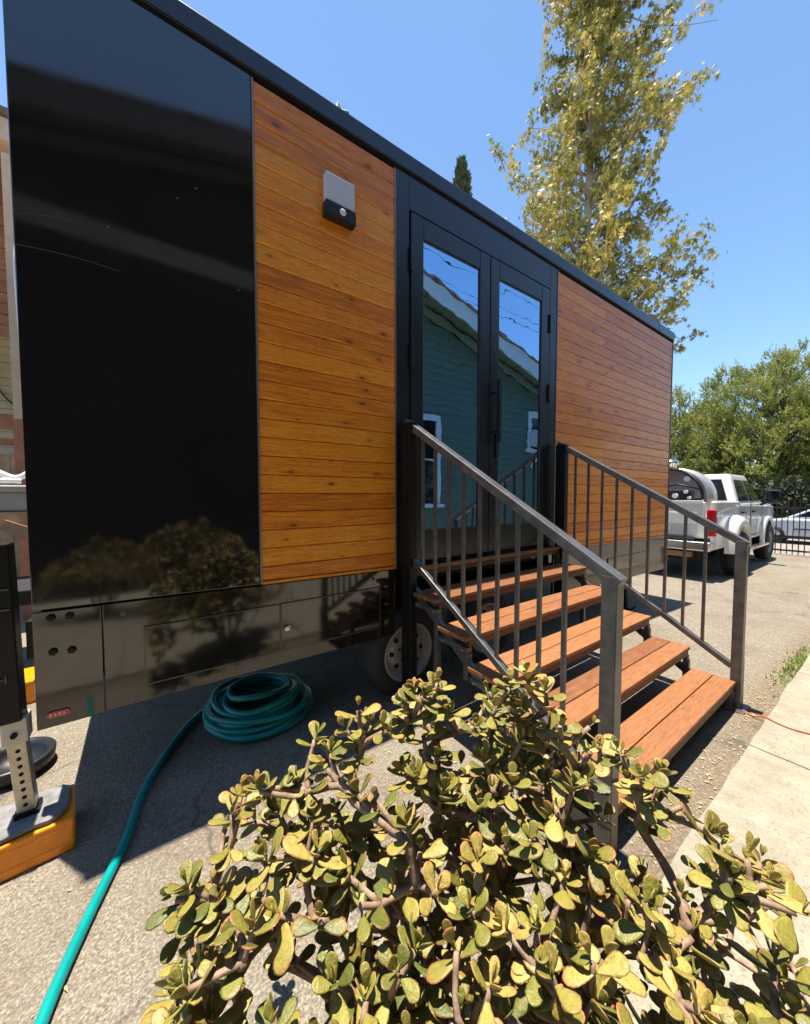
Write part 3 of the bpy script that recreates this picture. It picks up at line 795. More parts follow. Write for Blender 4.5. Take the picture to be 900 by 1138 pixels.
for px, py, dd in ((486, 760, .86), (470, 775, .84), (500, 792, .87), (452, 782, .86), (430, 812, .83), (398, 790, .85), (385, 812, .82), (366, 838, .84), (350, 822, .86), (412, 806, .88),
                  (586, 752, .84), (606, 770, .83), (566, 765, .86), (548, 790, .84), (622, 808, .83), (655, 808, .84), (690, 838, .83), (735, 862, .83), (760, 895, .84), (700, 870, .80),
                  (258, 905, .78), (272, 885, .80), (300, 875, .80), (330, 870, .82), (210, 985, .70), (195, 1000, .69), (225, 1010, .7), (800, 938, .74), (830, 955, .72), (852, 985, .70), (885, 1015, .67), (812, 975, .70)):
    tips.append(at_depth(px, py, dd - 0.03))
tips.sort(key=lambda p: (p - BASE).length)
nodes = [BASE.copy()]; par = [-1]
for (dx, dy, hh) in ((-0.10, 0.04, 0.42), (0.05, 0.10, 0.45), (0.10, -0.06, 0.40), (-0.03, -0.05, 0.38), (0.02, 0.0, 0.5), (-0.08, 0.14, 0.38), (0.16, 0.05, 0.36)):
    last = 0
    for i in range(1, 6):
        t = i / 5
        q = BASE + Vector((dx * t * 1.6 + random.gauss(0, 0.008), dy * t * 1.6 + random.gauss(0, 0.008), hh * t))
        nodes.append(q); par.append(last); last = len(nodes) - 1
tipdir = []; tipnode = []
istip = set()
for p in tips:
    best = None; bi = 0
    dp = (p - BASE).length
    for i, q in enumerate(nodes):
        if i in istip: continue
        dq = (q - BASE).length
        if dq > dp - 0.01: continue
        d_ = (p - q).length
        cost = d_ + 0.25 * dq * 0 + max(0, q.z - p.z) * 0.6
        if best is None or cost < best: best = cost; bi = i
    q = nodes[bi]
    d_ = (p - q)
    m = max(1, int(d_.length / 0.045))
    last = bi
    side = Vector((random.gauss(0, 1), random.gauss(0, 1), random.gauss(-0.6, 0.5))) * d_.length * 0.10
    for k in range(1, m + 1):
        t = k / m
        pos = q.lerp(p, t) + side * math.sin(math.pi * t) + Vector((random.gauss(0, .004), random.gauss(0, .004), 0)) * (t < 1)
        nodes.append(pos); par.append(last); last = len(nodes) - 1
    pr = nodes[par[last]]
    istip.add(last)
    tipnode.append(last)
    tipdir.append((p - pr).normalized())
cnt = [0] * len(nodes)
for i in tipnode:
    j = i
    while j >= 0: cnt[j] += 1; j = par[j]
br = MB()
kids = {}
for i, pj in enumerate(par):
    if pj >= 0: kids.setdefault(pj, []).append(i)
rad = [0.0032 + 0.0019 * (c_ ** 0.46) for c_ in cnt]
def strand(start):
    out = [start]
    while True:
        ks = kids.get(out[-1], [])
        if not ks: break
        out.append(max(ks, key=lambda k: cnt[k]))
    return out
seen = set()
for i in range(len(nodes)):
    if par[i] >= 0 and i not in seen:
        pj = par[i]
        if i == max(kids[pj], key=lambda k: cnt[k]) and pj != 0: continue
        sidx = strand(i)
        for k in sidx: seen.add(k)
        path = [nodes[pj]] + [nodes[k] for k in sidx]
        rr = [min(rad[pj], rad[i] * 1.15)] + [rad[k] for k in sidx]
        if len(path) > 1:
            # knuckled stems
            pp = smooth_path(path, 3); r2 = []
            for a_ in range(len(path) - 1):
                for j in range(3): r2.append((rr[a_] * (1 - j / 3) + rr[a_ + 1] * j / 3) * (1.0 + (0.13 if j == 0 else -0.03)))
            r2.append(rr[-1])
            br.tube(pp, r2, 8)
fo = MB()
def put_leaf(p, d, up, L, tone, red):
    d = d.normalized(); sd = d.cross(up)
    if sd.length < 1e-3: sd = d.orthogonal()
    sd.normalize(); nz = sd.cross(d).normalized()
    wj = random.uniform(0.85, 1.2)
    twist = random.gauss(0, 0.12)
    v = [p + sd * (x * L * wj) + d * (y * L) + nz * ((z + twist * x * y) * L) for x, y, z in LV]
    fo.add(v, LF_, [(tone, e_, red) for e_ in LE])
for p, d, ni in zip(tips, tipdir, tipnode):
    ax = (d * 0.55 + Vector((0, 0, 0.75)) + Vector((random.gauss(0, .25), random.gauss(0, .25), random.gauss(0, .1)))).normalized()
    a_ = ax.orthogonal().normalized(); b_ = ax.cross(a_)
    ph = random.uniform(0, 6.28)
    big = random.uniform(0.040, 0.058) * (1.0 if p.z > 0.85 else 1.12)
    tone0 = min(1, max(0, random.gauss(0.46, 0.24)))
    red0 = max(0, min(1, random.gauss(0.35, 0.35)))
    npair = random.choice((2, 3, 4, 4))
    for k in range(npair):
        u_ = k / max(1, npair - 1)               # 0 = innermost
        spread = R(22 + 58 * u_ + random.gauss(0, 7))
        L = big * (0.5 + 0.5 * u_) * random.uniform(0.78, 1.2)
        for sgn in (0, math.pi):
            an = ph + k * math.pi / 2 + sgn + random.gauss(0, 0.15)
            out = a_ * math.cos(an) + b_ * math.sin(an)
            dirn = ax * math.cos(spread) + out * math.sin(spread)
            upn = ax * math.sin(spread) - out * math.cos(spread)
            pos = p + ax * (0.012 * (1 - u_)) - ax * 0.014 * u_
            put_leaf(pos, dirn, upn, L, min(1, max(0, tone0 + random.gauss(0, .18))), min(1, max(0, red0 + random.gauss(0, .25))))
    # older leaves down the stem
    j = par[ni]; hops = random.choice((1, 2, 2, 3))
    for hop in range(hops):
        if j <= 0 or cnt[j] > 6: break
        for sgn in (0, 1):
            if random.random() < 0.2: continue
            an = random.uniform(0, 6.28)
            out = Vector((math.cos(an), math.sin(an), random.gauss(0.0, 0.4)))
            put_leaf(nodes[j], out, Vector((0, 0, 1)), big * random.uniform(0.7, 1.1), min(1, max(0, tone0 + random.gauss(0.05, .2))), red0 * 0.8)
        j = par[j]
jp = thing('jade_plant', 'large jade plant with yellow green red edged leaves in the foreground', 'plant', tuple(BASE))
br.build('branch', M['jade_bark'], jp, smooth=True)
fo.build('foliage', M['jade_leaf'], jp, smooth=True, colname='tone')

# more jade plants by the house wall, met only as dim reflections in the gloss panels
for i, (x_, y_, rz__, sc__) in enumerate(((-0.45, -3.50, 4.0, 0.88), (0.62, -3.60, 0.9, 1.05))):
    c_ = jp.copy(); col.objects.link(c_)
    c_.location = (x_, y_, 0.03); c_.rotation_euler = (0, 0, rz__); c_.scale = (sc__,) * 3
    c_['label'] = ('smaller jade plant by the house wall, a dim reflection low in the black panel', 'bigger jade plant by the house wall, reflected beside the wood cladding edge')[i]
    c_['group'] = 'jade plants along the house wall'
    for ch_ in list(jp.children):
        d_ = ch_.copy(); col.objects.link(d_); d_.parent = c_

# ------------------------------------------------------------------ house across the walk (seen in the glass and the gloss panels)
hs = thing('green_house', 'dark green gabled house with pale rake boards, reflected in the glass doors', 'house', (1.6, -4.8, 0))
WY = -4.8
PX, PZ, SLP = 1.60, 7.07, 0.27
rz_ = lambda x: PZ - SLP * abs(x - PX)
sd = MB()
HX0, HX1 = -8.0, 14.0
z = 0.25
while z < 8:
    z2 = z + 0.19
    # one lap board clipped to the gable
    x0, x1 = HX0, HX1
    lim = PX + (PZ - 0.22 - z2) / SLP; lim0 = PX - (PZ - 0.22 - z2) / SLP
    x1 = min(x1, lim); x0 = max(x0, lim0)
    if x1 - x0 < 0.2: break
    sd.add([(x0, WY + 0.022, z), (x1, WY + 0.022, z), (x1, WY + 0.004, z2), (x0, WY + 0.004, z2), (x0, WY, z), (x1, WY, z)], [(0, 3, 2, 1), (0, 1, 5, 4)])
    z = z2
sd.build('siding_wall', M['green_wall'], hs, recalc=True)
MB().prism([(HX0 + 0.2, 0.2), (3.2, 0.2), (3.2, rz_(3.2) - 0.32), (PX, PZ - 0.32), (HX0 + 0.2, rz_(HX0 + 0.2) - 0.32)], lambda q, d: (q[0], d, q[1]), WY + 0.026, WY + 0.05).build('reflection_darkener', plain('reflection_darkener_brown', (0.05, 0.036, 0.028), 0.9), hs, recalc=True)  # sheet added to darken the house wall's reflection in the gloss black panel
bk = MB(); bk.prism([(HX0, 0.0), (HX1, 0.0), (HX1, rz_(HX1) - 0.3), (PX, PZ - 0.3), (HX0, rz_(HX0) - 0.3)], lambda q, d: (q[0], d, q[1]), WY - 0.02, -12.0)
bk.build('house_body', M['green_wall'], hs, recalc=True)
for sg, xe in ((1, HX1 + 0.5), (-1, HX0 - 0.5)):
    ze = rz_(xe)
    rf = MB(); rf.prism([(PX, PZ + 0.02), (xe, ze + 0.02), (xe, ze + 0.10), (PX, PZ + 0.10)], lambda q, d: (q[0], d, q[1]), -4.22, -12.3)
    rf.build('roof', M['roof'], hs, recalc=True)
    fa = MB(); fa.prism([(PX, PZ - 0.27), (xe, ze - 0.27), (xe, ze + 0.08), (PX, PZ + 0.08)], lambda q, d: (q[0], d, q[1]), -4.20, -4.235)
    fb = fa.build('rake_board', M['pale_trim'] if sg > 0 else plain('dull_brown_rake', (0.16, 0.13, 0.11), 0.7), hs, recalc=True)
    fa = MB(); fa.prism([(PX, PZ + 0.085), (xe, ze + 0.085), (xe, ze + 0.125), (PX, PZ + 0.125)], lambda q, d: (q[0], d, q[1]), -4.15, -4.235); fa.build('roof_edge', M['roof'], fb, recalc=True)
    so_ = MB()
    nsl = int(abs(xe - PX) / 0.42)
    for i in range(nsl):
        xa = PX + sg * i * 0.42; xb = PX + sg * (i * 0.42 + 0.395)
        so_.prism([(xa, rz_(xa) - 0.012), (xb, rz_(xb) - 0.012), (xb, rz_(xb) + 0.015), (xa, rz_(xa) + 0.015)], lambda q, d: (q[0], d, q[1]), -4.24, WY)
    so_.build('soffit', M['soffit'], hs, recalc=True)
    fz = MB(); fz.prism([(PX, PZ - 0.30), (xe - sg * 0.6, rz_(xe - sg * .6) - 0.30), (xe - sg * .6, rz_(xe - sg * .6) - 0.10), (PX, PZ - 0.10)], lambda q, d: (q[0], d, q[1]), WY + 0.028, WY + 0.055)
    fz.build('frieze_board', M['soffit'], hs, recalc=True)
MB().box((HX0, WY + 0.052, 5.0), (3.0, WY + 0.10, 5.3)).build('belly_board', plain('dull_tan_board', (0.30, 0.25, 0.19), 0.7), hs)
for (wx0, wx1, wz0, wz1) in ((4.78, 5.96, 1.26, 3.40), (9.44, 10.8, 2.86, 4.0)):
    fr = MB(); tW = 0.15
    fr.box((wx0, WY + 0.025, wz0), (wx0 + tW, WY + 0.07, wz1)); fr.box((wx1 - tW, WY + 0.025, wz0), (wx1, WY + 0.07, wz1))
    fr.box((wx0 + tW, WY + 0.025, wz1 - tW), (wx1 - tW, WY + 0.07, wz1)); fr.box((wx0 - 0.08, WY + 0.025, wz0 - 0.08), (wx1 + 0.08, WY + 0.11, wz0 - 0.001))
    fr.box((wx0 + tW, WY + 0.025, (wz0 + wz1) / 2 - 0.03), (wx1 - tW, WY + 0.06, (wz0 + wz1) / 2 + 0.03))
    wf = fr.build('window', M['pale_trim'], hs, bevel=0.004)
    MB().box((wx0 + tW, WY + 0.024, wz0), (wx1 - tW, WY + 0.034, wz1 - tW)).build('window_pane', M['dark_glass'], wf)
# cooler on brackets under the second window
aw = MB(); aw.box((9.55, WY + 0.08, 2.95), (10.5, WY + 0.5, 3.37)); aw.bar((9.6, WY + 0.05, 2.3), (9.6, WY + 0.46, 2.92), 0.06, 0.06); aw.bar((10.4, WY + 0.05, 2.3), (10.4, WY + 0.46, 2.92), 0.06, 0.06)
aw.build('window_cooler', M['pale_trim'], hs, bevel=0.01)
# utility wires over the house
for i, (zz, yy) in enumerate(((11.6, -9.0), (10.9, -9.2), (10.6, -9.4))):
    pts = []
    for k in range(41):
        t = k / 40
        pts.append((-30 + 70 * t, yy - 2 * t, zz + 1.2 * (2 * t - 1) ** 2))
    tag(MB().tube(pts, 0.012, 5, cap=False).build('utility_wire', M['cable_dark'], smooth=True), 'dark utility wire over the green house, reflected in the door glass', 'wire', 'utility wires over the house')

# ------------------------------------------------------------------ yard past the trailer's left end
pc = thing('patio_cover', 'tan post and brown boards of a patio cover past the left end of the trailer', 'patio', (-1.3, 4.2, 0))
MB().box((-1.195, 3.98, 2.35), (-1.085, 4.08, 5.3)).build('post', M['tan_trim'], pc)
MB().box((-1.20, 3.975, 0.0), (-1.08, 4.085, 2.345)).build('post', plain('red_stained_post', (0.40, 0.17, 0.10), 0.8, var=0.2), pc)
b = MB(); b.box((-4.2, 3.9, 5.38), (-0.4, 4.1, 5.62)); b.build('beam', M['tan_trim'], pc)
b = MB()
for i in range(9): b.box((-4.2, 4.25 + i * 0.32, 5.30), (-0.4, 4.31 + i * 0.32, 5.45))
b.build('rafter', M['red_wood'], pc)
MB().box((-4.2, 3.85, 5.63), (-0.4, 7.2, 5.70)).build('roof_deck', M['roof'], pc)
b = MB()
for i in range(15): b.box((-3.6, 4.9 + 0.012 * (i % 2), 3.55 + i * 0.14), (-0.5, 4.95, 3.55 + i * 0.14 + 0.132))
b.build('gable_boards', M['red_wood'], pc)
b = MB(); b.box((-3.0, 4.12, 2.25), (-0.8, 4.20, 2.42)); b.box((-3.0, 4.13, 2.06), (-0.8, 4.19, 2.14)); b.build('cross_rail', M['red_wood'], pc)
nb = thing('neighbour_house', 'cream lap sided wall glimpsed behind the patio post', 'house', (-3, 6.6, 0))
b = MB()
for i in range(34): b.box((-6.0, 6.3 + 0.008 * (i % 2), 0.2 + i * 0.12), (-0.5, 6.4, 0.2 + i * 0.12 + 0.113))
b.build('siding_wall', M['cream_siding'], nb)
MB().box((-6.0, 6.26, 4.30), (-0.5, 6.42, 4.55)).build('fascia_board', M['pale_trim'], nb)
MB().tube(smooth_path([Vector(p) for p in ((-2.4, 6.27, 3.9), (-2.0, 6.27, 3.55), (-1.78, 6.27, 3.1), (-1.62, 6.27, 2.9), (-1.5, 6.27, 3.0))], 5), 0.012, 6).build('wall_cable', M['cable_dark'], nb)
fe = MB()
for i in range(22): fe.box((-4.2 + i * 0.145, 5.0 + 0.006 * (i % 3), 0.05), (-4.2 + i * 0.145 + 0.137, 5.03, 2.02 + 0.02 * (i % 2)))
fe.box((-4.2, 5.032, 1.55), (-1.0, 5.08, 1.64))
tag(fe.build('board_fence', M['fence_wood']), 'weathered board fence between the patio post and the cream wall', 'fence')
bx = MB(); bx.box((-1.30, 2.55, 1.33), (-0.80, 2.95, 1.50)); bx.box((-1.33, 2.52, 1.50), (-0.77, 2.98, 1.56))
tag(bx.build('storage_box', M['grey_box'], bevel=0.012), 'pale grey plastic box beyond the left end of the trailer', 'box')
sdb = MB(); sdb.box((-1.4, 2.5, 1.24), (-0.7, 3.0, 1.325))
for lx in (-1.37, -0.76):
    for ly in (2.53, 2.93): sdb.box((lx, ly, 0), (lx + 0.05, ly + 0.05, 1.24))
sdb.bar((-1.0, 2.49, 1.22), (-0.55, 2.49, 1.00), 0.03, 0.09)
tag(sdb.build('work_bench', M['fence_wood']), 'rough wooden bench carrying the grey box', 'bench')
pi = MB()
pi.tube(smooth_path([Vector(p) for p in ((-1.35, 2.75, 1.66), (-1.12, 2.72, 1.70), (-0.95, 2.7, 1.63), (-0.84, 2.7, 1.72), (-0.80, 2.72, 1.95))], 5), 0.025, 8)
pi.tube(smooth_path([Vector(p) for p in ((-1.3, 2.65, 1.585), (-1.05, 2.62, 1.60), (-0.90, 2.62, 1.60))], 5), 0.025, 8)
tag(pi.build('white_pipe', M['white_plastic'], smooth=True), 'bent white pipes lying on the grey box', 'pipe')

# ------------------------------------------------------------------ pickup truck
GZ = -0.165
tk = thing('pickup_truck', 'white dual wheel pickup truck parked nose to the gate behind the trailer', 'truck', (11.1, 1.05, GZ))
Y0, Y1 = 0.06, 2.04
G = GZ
yz = lambda q, d: (q[0], d, q[1] + G)
# lower body profile seen from the side (x,z)
bed = MB(); bed.prism([(8.62, 0.60), (10.16, 0.60), (10.16, 1.50), (8.62, 1.52)], yz, Y0, Y0 + 0.09)
bed.prism([(8.62, 0.78), (10.16, 0.78), (10.16, 1.50), (8.62, 1.52)], yz, Y1 - 0.09, Y1)
bed.box((8.64, Y0 + 0.091, G + 0.80), (10.15, Y1 - 0.091, G + 0.95))
bed.box((10.08, Y0 + 0.091, G + 0.951), (10.158, Y1 - 0.091, G + 1.49))
bed.build('cargo_bed', M['white_paint'], tk, bevel=0.03, seg=3)
body = MB(); body.prism([(10.18, 0.62), (13.55, 0.62), (13.62, 0.95), (13.58, 1.32), (13.3, 1.40), (12.22, 1.46), (10.18, 1.46)], yz, Y0 + 0.04, Y1 - 0.04)
body.build('body', M['white_paint'], tk, bevel=0.05, seg=3)
# greenhouse, tapering inward to the roof
def frustum(lo, hi, ya0, ya1, yb0, yb1):
    v = [(lo[0], ya0, lo[2] + G), (lo[1], ya0, lo[2] + G), (lo[1], ya1, lo[2] + G), (lo[0], ya1, lo[2] + G),
         (hi[0], yb0, hi[2] + G), (hi[1], yb0, hi[2] + G), (hi[1], yb1, hi[2] + G), (hi[0], yb1, hi[2] + G)]
    return MB().add(v, [(0, 3, 2, 1), (4, 5, 6, 7), (0, 1, 5, 4), (1, 2, 6, 5), (2, 3, 7, 6), (3, 0, 4, 7)])
GL, GH = (10.20, 12.45, 1.43), (10.36, 11.62, 2.10)
frustum(GL, GH, Y0 + 0.06, Y1 - 0.06, Y0 + 0.24, Y1 - 0.24).build('cab', M['white_paint'], tk, bevel=0.055, seg=3)
def quadpatch(name, pts, off, mat, parent=tk):
    pts = [Vector(p) for p in pts]
    nrm = (pts[1] - pts[0]).cross(pts[3] - pts[0]).normalized()
    v = [p + nrm * off for p in pts] + [p - nrm * 0.01 for p in pts]
    return MB().add(v, [(0, 1, 2, 3), (7, 6, 5, 4), (0, 4, 5, 1), (1, 5, 6, 2), (2, 6, 7, 3), (3, 7, 4, 0)]).build(name, mat, parent, bevel=0.006)
def side(x, z, out=0.0):
    t = (z - 1.43) / (2.10 - 1.43)
    return (x, Y0 + 0.06 + 0.18 * t - out, z + G)
def rearp(y, z):
    t = (z - 1.43) / (2.10 - 1.43)
    return (10.20 + 0.16 * t, y, z + G)
quadpatch('rear_window', [rearp(Y1 - 0.22, 1.52), rearp(Y0 + 0.22, 1.52), rearp(Y0 + 0.36, 1.98), rearp(Y1 - 0.36, 1.98)], 0.012, M['dark_glass'])
quadpatch('side_window', [side(10.42, 1.50), side(11.22, 1.50), side(11.14, 1.97), side(10.52, 1.97)], 0.012, M['dark_glass'])
quadpatch('side_window', [side(11.30, 1.50), side(12.22, 1.50), side(11.66, 1.97), side(11.24, 1.97)], 0.012, M['dark_glass'])
# tailgate with embossed lettering, bumper, lights
tg = MB().box((8.585, Y0 + 0.16, G + 0.84), (8.64, Y1 - 0.16, G + 1.50)).build('tailgate', M['white_paint'], tk, bevel=0.015, seg=3)
ti = MB(); ti.box((8.572, Y0 + 0.28, G + 1.08), (8.586, Y1 - 0.28, G + 1.30)); ti.box((8.575, Y0 + 0.20, G + 1.475), (8.66, Y1 - 0.20, G + 1.53))
ti.build('tailgate_panel', M['white_paint'], tg, bevel=0.006)
tc = bpy.data.curves.new('tailgate_lettering', 'FONT'); tc.body = 'SUPER DUTY'; tc.size = 0.15; tc.extrude = 0.006; tc.align_x = 'CENTER'; tc.space_character = 1.35
to = bpy.data.objects.new('tailgate_lettering_curve', tc); col.objects.link(to)
dg = bpy.context.evaluated_depsgraph_get()
tm = bpy.data.meshes.new_from_object(to.evaluated_get(dg)); bpy.data.objects.remove(to); bpy.data.curves.remove(tc)
# the text faces backwards along -x; reading direction runs towards -y
rot = Matrix(((0, 0, -1), (-1, 0, 0), (0, 1, 0))).to_4x4()
tm.transform(Matrix.Translation(Vector((8.578, (Y0 + Y1) / 2, G + 0.93)) - Vector((11.1, 1.05, GZ))) @ rot)
tm.materials.clear(); tm.materials.append(plain('embossed_white', (0.55, 0.54, 0.51), 0.4, var=0.03))
lo = bpy.data.objects.new('tailgate_lettering', tm); col.objects.link(lo); lo.parent = tg; ORG[lo.name] = Vector((11.1, 1.05, GZ))
for yy0, yy1 in ((Y0 - 0.006, Y0 + 0.14), (Y1 - 0.14, Y1 + 0.006)):
    tl = MB().box((8.58, yy0, G + 0.86), (8.70, yy1, G + 1.36)).build('tail_light', M['red_lens'], tk, bevel=0.02, seg=3)
    MB().box((8.572, yy0 + 0.03, G + 1.04), (8.582, yy1 - 0.03, G + 1.13)).build('reverse_lens', M['pink_lens'], tl, bevel=0.003)
bp = MB(); bp.box((8.40, Y0 + 0.02, G + 0.58), (8.60, Y1 - 0.02, G + 0.76)); bp.build('rear_bumper', M['chrome'], tk, bevel=0.03, seg=3)
MB().box((8.42, Y0 + 0.3, G + 0.762), (8.59, Y1 - 0.3, G + 0.80)).build('bumper_step', M['black_plastic'], tk)
MB().box((8.38, 0.78, G + 0.62), (8.40, 1.12, G + 0.73)).build('number_plate', M['white_plastic'], tk)
hb = MB(); hb.box((8.5, 0.4, G + 0.44), (8.62, 1.7, G + 0.54)); hb.build('hitch_bar', plain('rusty_bar', (0.30, 0.17, 0.09), 0.8), tk, bevel=0.01)
# flared rear wings and front arches
WX, FX = 9.80, 12.80
def arch(cx, r0, r1, y0, y1, mat, name, z0=0.36, a0=-8, a1=188):
    m = MB(); n = 22
    pts = [R(a0 + (a1 - a0) * i / n) for i in range(n + 1)]
    v = []
    for an in pts:
        c_, s_ = math.cos(an), math.sin(an)
        v += [(cx + r1 * c_, y1, G + z0 + r1 * s_), (cx + (r1 - 0.05) * c_, y0, G + z0 + (r1 - 0.05) * s_), (cx + r0 * c_, y0, G + z0 + r0 * s_), (cx + r0 * c_, y1, G + z0 + r0 * s_)]
    f_ = []
    for i in range(n):
        for k in range(4):
            k2 = (k + 1) % 4
            f_.append((i * 4 + k, i * 4 + k2, i * 4 + 4 + k2, i * 4 + 4 + k))
    f_ += [(0, 1, 2, 3), (n * 4 + 3, n * 4 + 2, n * 4 + 1, n * 4)]
    m.add(v, f_); return m.build(name, mat, tk, smooth=True, recalc=True)
def wing(cx, y_in, y_out, r0, xa, xb, zlo, ztop, name):
    """a bulged wing panel round a wheel opening"""
    m = MB(); n = 28; rings = 11; v = []
    zc = 0.53
    for i in range(n + 1):
        an = R(-4 + 188 * i / n)
        c_, s_ = math.cos(an), math.sin(an)
        # distance to the outer rounded rectangle
        ex = (xb if c_ > 0 else xa)
        t1 = ex / abs(c_) if abs(c_) > 1e-4 else 9
        t2 = (ztop - zc) / s_ if s_ > 1e-4 else ((zc - zlo) / -s_ if s_ < -1e-4 else 9)
        ro = (t1 ** -3 + t2 ** -3) ** (-1 / 3)
        ro = max(ro, r0 + 0.06)
        v.append((cx + r0 * c_, y_in, G + zc + r0 * s_))
        for k in range(rings):
            t = k / (rings - 1)
            rr = r0 + (ro - r0) * t
            y = y_in + (y_out - y_in) * (1 - t ** 4) if t > 0 else y_out
            v.append((cx + rr * c_, y, G + zc + rr * s_))
    w_ = rings + 1
    f_ = [(i * w_ + k, i * w_ + k + 1, (i + 1) * w_ + k + 1, (i + 1) * w_ + k) for i in range(n) for k in range(w_ - 1)]
    m.add(v, f_)
    return m.build(name, M['white_paint'], tk, smooth=True, recalc=True)
for s_, ye, yo in ((0, Y0 + 0.005, Y0 - 0.20), (1, Y1 - 0.005, Y1 + 0.20)):
    wing(WX, ye, yo * .85 + ye * .15, 0.50, 0.60, 0.62, 0.1, 1.24, 'rear_wing')
    wing(FX, ye + (0.04 if s_ == 0 else -0.04), ye * .8 + yo * .2, 0.50, 0.57, 0.57, 0.1, 1.12, 'front_wing')
    ya = ye - 0.004 if s_ == 0 else ye + 0.004
    for cx in (WX, FX):
        m = MB(); m.lathe([(0.0, 0), (0.505, 0), (0.505, 0.02)], (cx, ya, G + 0.53), (0, 1 if s_ == 0 else -1, 0), 36); m.build('wheel_well', M['hole'], tk)
    sgn = -1 if s_ == 0 else 1
    for cx, yc, wd in ((WX, yo * .9 + ye * .1, 0.30), (FX, yo * 0.30 + ye * 0.70, 0.26)):
        hub = MB().lathe([(0.0, 0.04), (0.08, 0.04), (0.10, 0.12), (0.0, 0.12)], (cx, yc, G + 0.452), (0, -sgn, 0), 20).build('wheel', M['steel_dark'], tk, smooth=True)
        MB().lathe([(0.26, 0.02), (0.29, 0.0), (0.40, 0.0), (0.44, 0.03), (0.45, 0.10), (0.44, wd - .03), (0.40, wd), (0.26, wd)], (cx, yc, G + 0.452), (0, -sgn, 0), 40).build('tyre', M['rubber'], hub, smooth=True)
        MB().lathe([(0.265, 0.015), (0.255, 0.01), (0.24, 0.05), (0.15, 0.10), (0.11, 0.06), (0.0, 0.06)], (cx, yc, G + 0.452), (0, -sgn, 0), 32).build('rim', M['rim'], hub, smooth=True)
    ys = Y0 if s_ == 0 else Y1
    rb = MB(); rb.box((10.3, ys + sgn * 0.12, G + 0.44), (12.3, ys - sgn * 0.02, G + 0.50)); rb.build('running_board', M['chrome'], tk, bevel=0.015)
    mr = MB(); ym = ys + sgn * 0.17
    mr.box((12.05, ym - 0.13, G + 1.44), (12.20, ym + 0.13, G + 1.76)); mh = mr.build('wing_mirror', plain('mirror_housing', (0.02, 0.03, 0.045), 0.15), tk, bevel=0.05, seg=4)
    ar = MB(); ar.bar((12.12, ys + sgn * -0.05, G + 1.40), (12.12, ym, G + 1.50), 0.05, 0.05); ar.build('mirror_arm', M['black_plastic'], mh)
    MB().box((12.035, ym - 0.11, G + 1.47), (12.049, ym + 0.11, G + 1.73)).build('mirror_glass', M['dark_glass'], mh, bevel=0.004)
    for dx0, dx1 in ((10.36, 11.22), (11.26, 12.30)):
        dd = MB()
        for q0, q1 in (((dx0, 0.72), (dx0, 1.45)), ((dx1, 0.72), (dx1, 1.45)), ((dx0, 0.72), (dx1, 0.72))):
            dd.bar((q0[0], ys + 0.04 * -sgn, G + q0[1]), (q1[0], ys + 0.04 * -sgn, G + q1[1]), 0.012, 0.006, up=(0, 1, 0))
        ds = dd.build('door_seam', M['hole'], tk)
        MB().box((dx0 + 0.10, ys - sgn * 0.045, G + 1.24), (dx0 + 0.30, ys + sgn * 0.005, G + 1.28)).build('door_handle', M['black_plastic'], ds, bevel=0.008)
    MB().box((13.52, ys - sgn * 0.06, G + 1.0), (13.64, ys - sgn * 0.36, G + 1.28)).build('headlight', M['frosted'], tk, bevel=0.03)
MB().box((13.6, Y0 + 0.1, G + 0.5), (13.76, Y1 - 0.1, G + 0.78)).build('front_bumper', M['chrome'], tk, bevel=0.04)
MB().box((13.60, 0.5, G + 0.85), (13.66, 1.6, G + 1.28)).build('grille', M['steel_dark'], tk, bevel=0.02)
# underside between wheels
MB().box((8.75, 0.35, G + 0.35), (13.4, 1.75, G + 0.75)).build('truck_chassis', M['underside'], tk)

# tank and its frame in the bed
tn = thing('water_tank', 'rounded silver tank in a black pipe frame standing in the truck bed', 'tank', (9.5, 1.0, G + 0.95))
cyl = MB(); n = 30
for x0, x1, r in ((9.45, 10.05, 0.66),):
    prof = [(0.66, 0.0), (0.66, 0.46), (0.62, 0.55), (0.52, 0.61), (0.30, 0.64), (0.0, 0.645)]
    cyl.lathe([(0.60, 0.0)] + prof, (9.42, 1.02, G + 1.56), (1, 0, 0), n)
cyl.build('tank_shell', M['silver'], tn, smooth=True)
MB().lathe([(0.0, 0.06), (0.60, 0.06), (0.60, 0.0)], (9.42, 1.02, G + 1.56), (1, 0, 0), n).build('tank_end', M['mauve'], tn)
ft = MB()
hoop = [(8.95 + 0.30 * (1 - abs(math.cos(t))), 1.02 + 0.66 * math.cos(t), G + 1.56 + 0.62 * math.sin(t)) for t in [math.pi * i / 16 for i in range(17)]]
ft.tube(hoop, 0.028, 8)
ft.tube([(8.95, 0.36, G + 1.55), (8.95, 1.68, G + 1.55)], 0.025, 8); ft.tube([(8.95, 0.36, G + 1.0), (8.95, 0.36, G + 1.56)], 0.025, 8); ft.tube([(8.95, 1.68, G + 1.0), (8.95, 1.68, G + 1.56)], 0.025, 8)
ft.tube([(8.95, 0.36, G + 1.74), (9.0, 0.8, G + 1.86), (8.95, 1.5, G + 1.74)], 0.018, 8)
ft.build('pipe_frame', M['steel_dark'], tn, smooth=True)
pt = MB()
pt.box((8.90, 0.55, G + 1.48), (9.15, 1.5, G + 1.74)); pt.build('pump_box', M['black_plastic'], tn, bevel=0.02)
for yy, zz, r in ((0.62, 1.70, 0.035), (0.80, 1.62, 0.05), (1.02, 1.66, 0.03), (0.56, 1.58, 0.03)):
    MB().lathe([(0.0, -0.03), (r, -0.03), (r, 0.02)], (8.885, yy, G + zz), (1, 0, 0), 14).build('gauge', M['white_plastic'], tn)
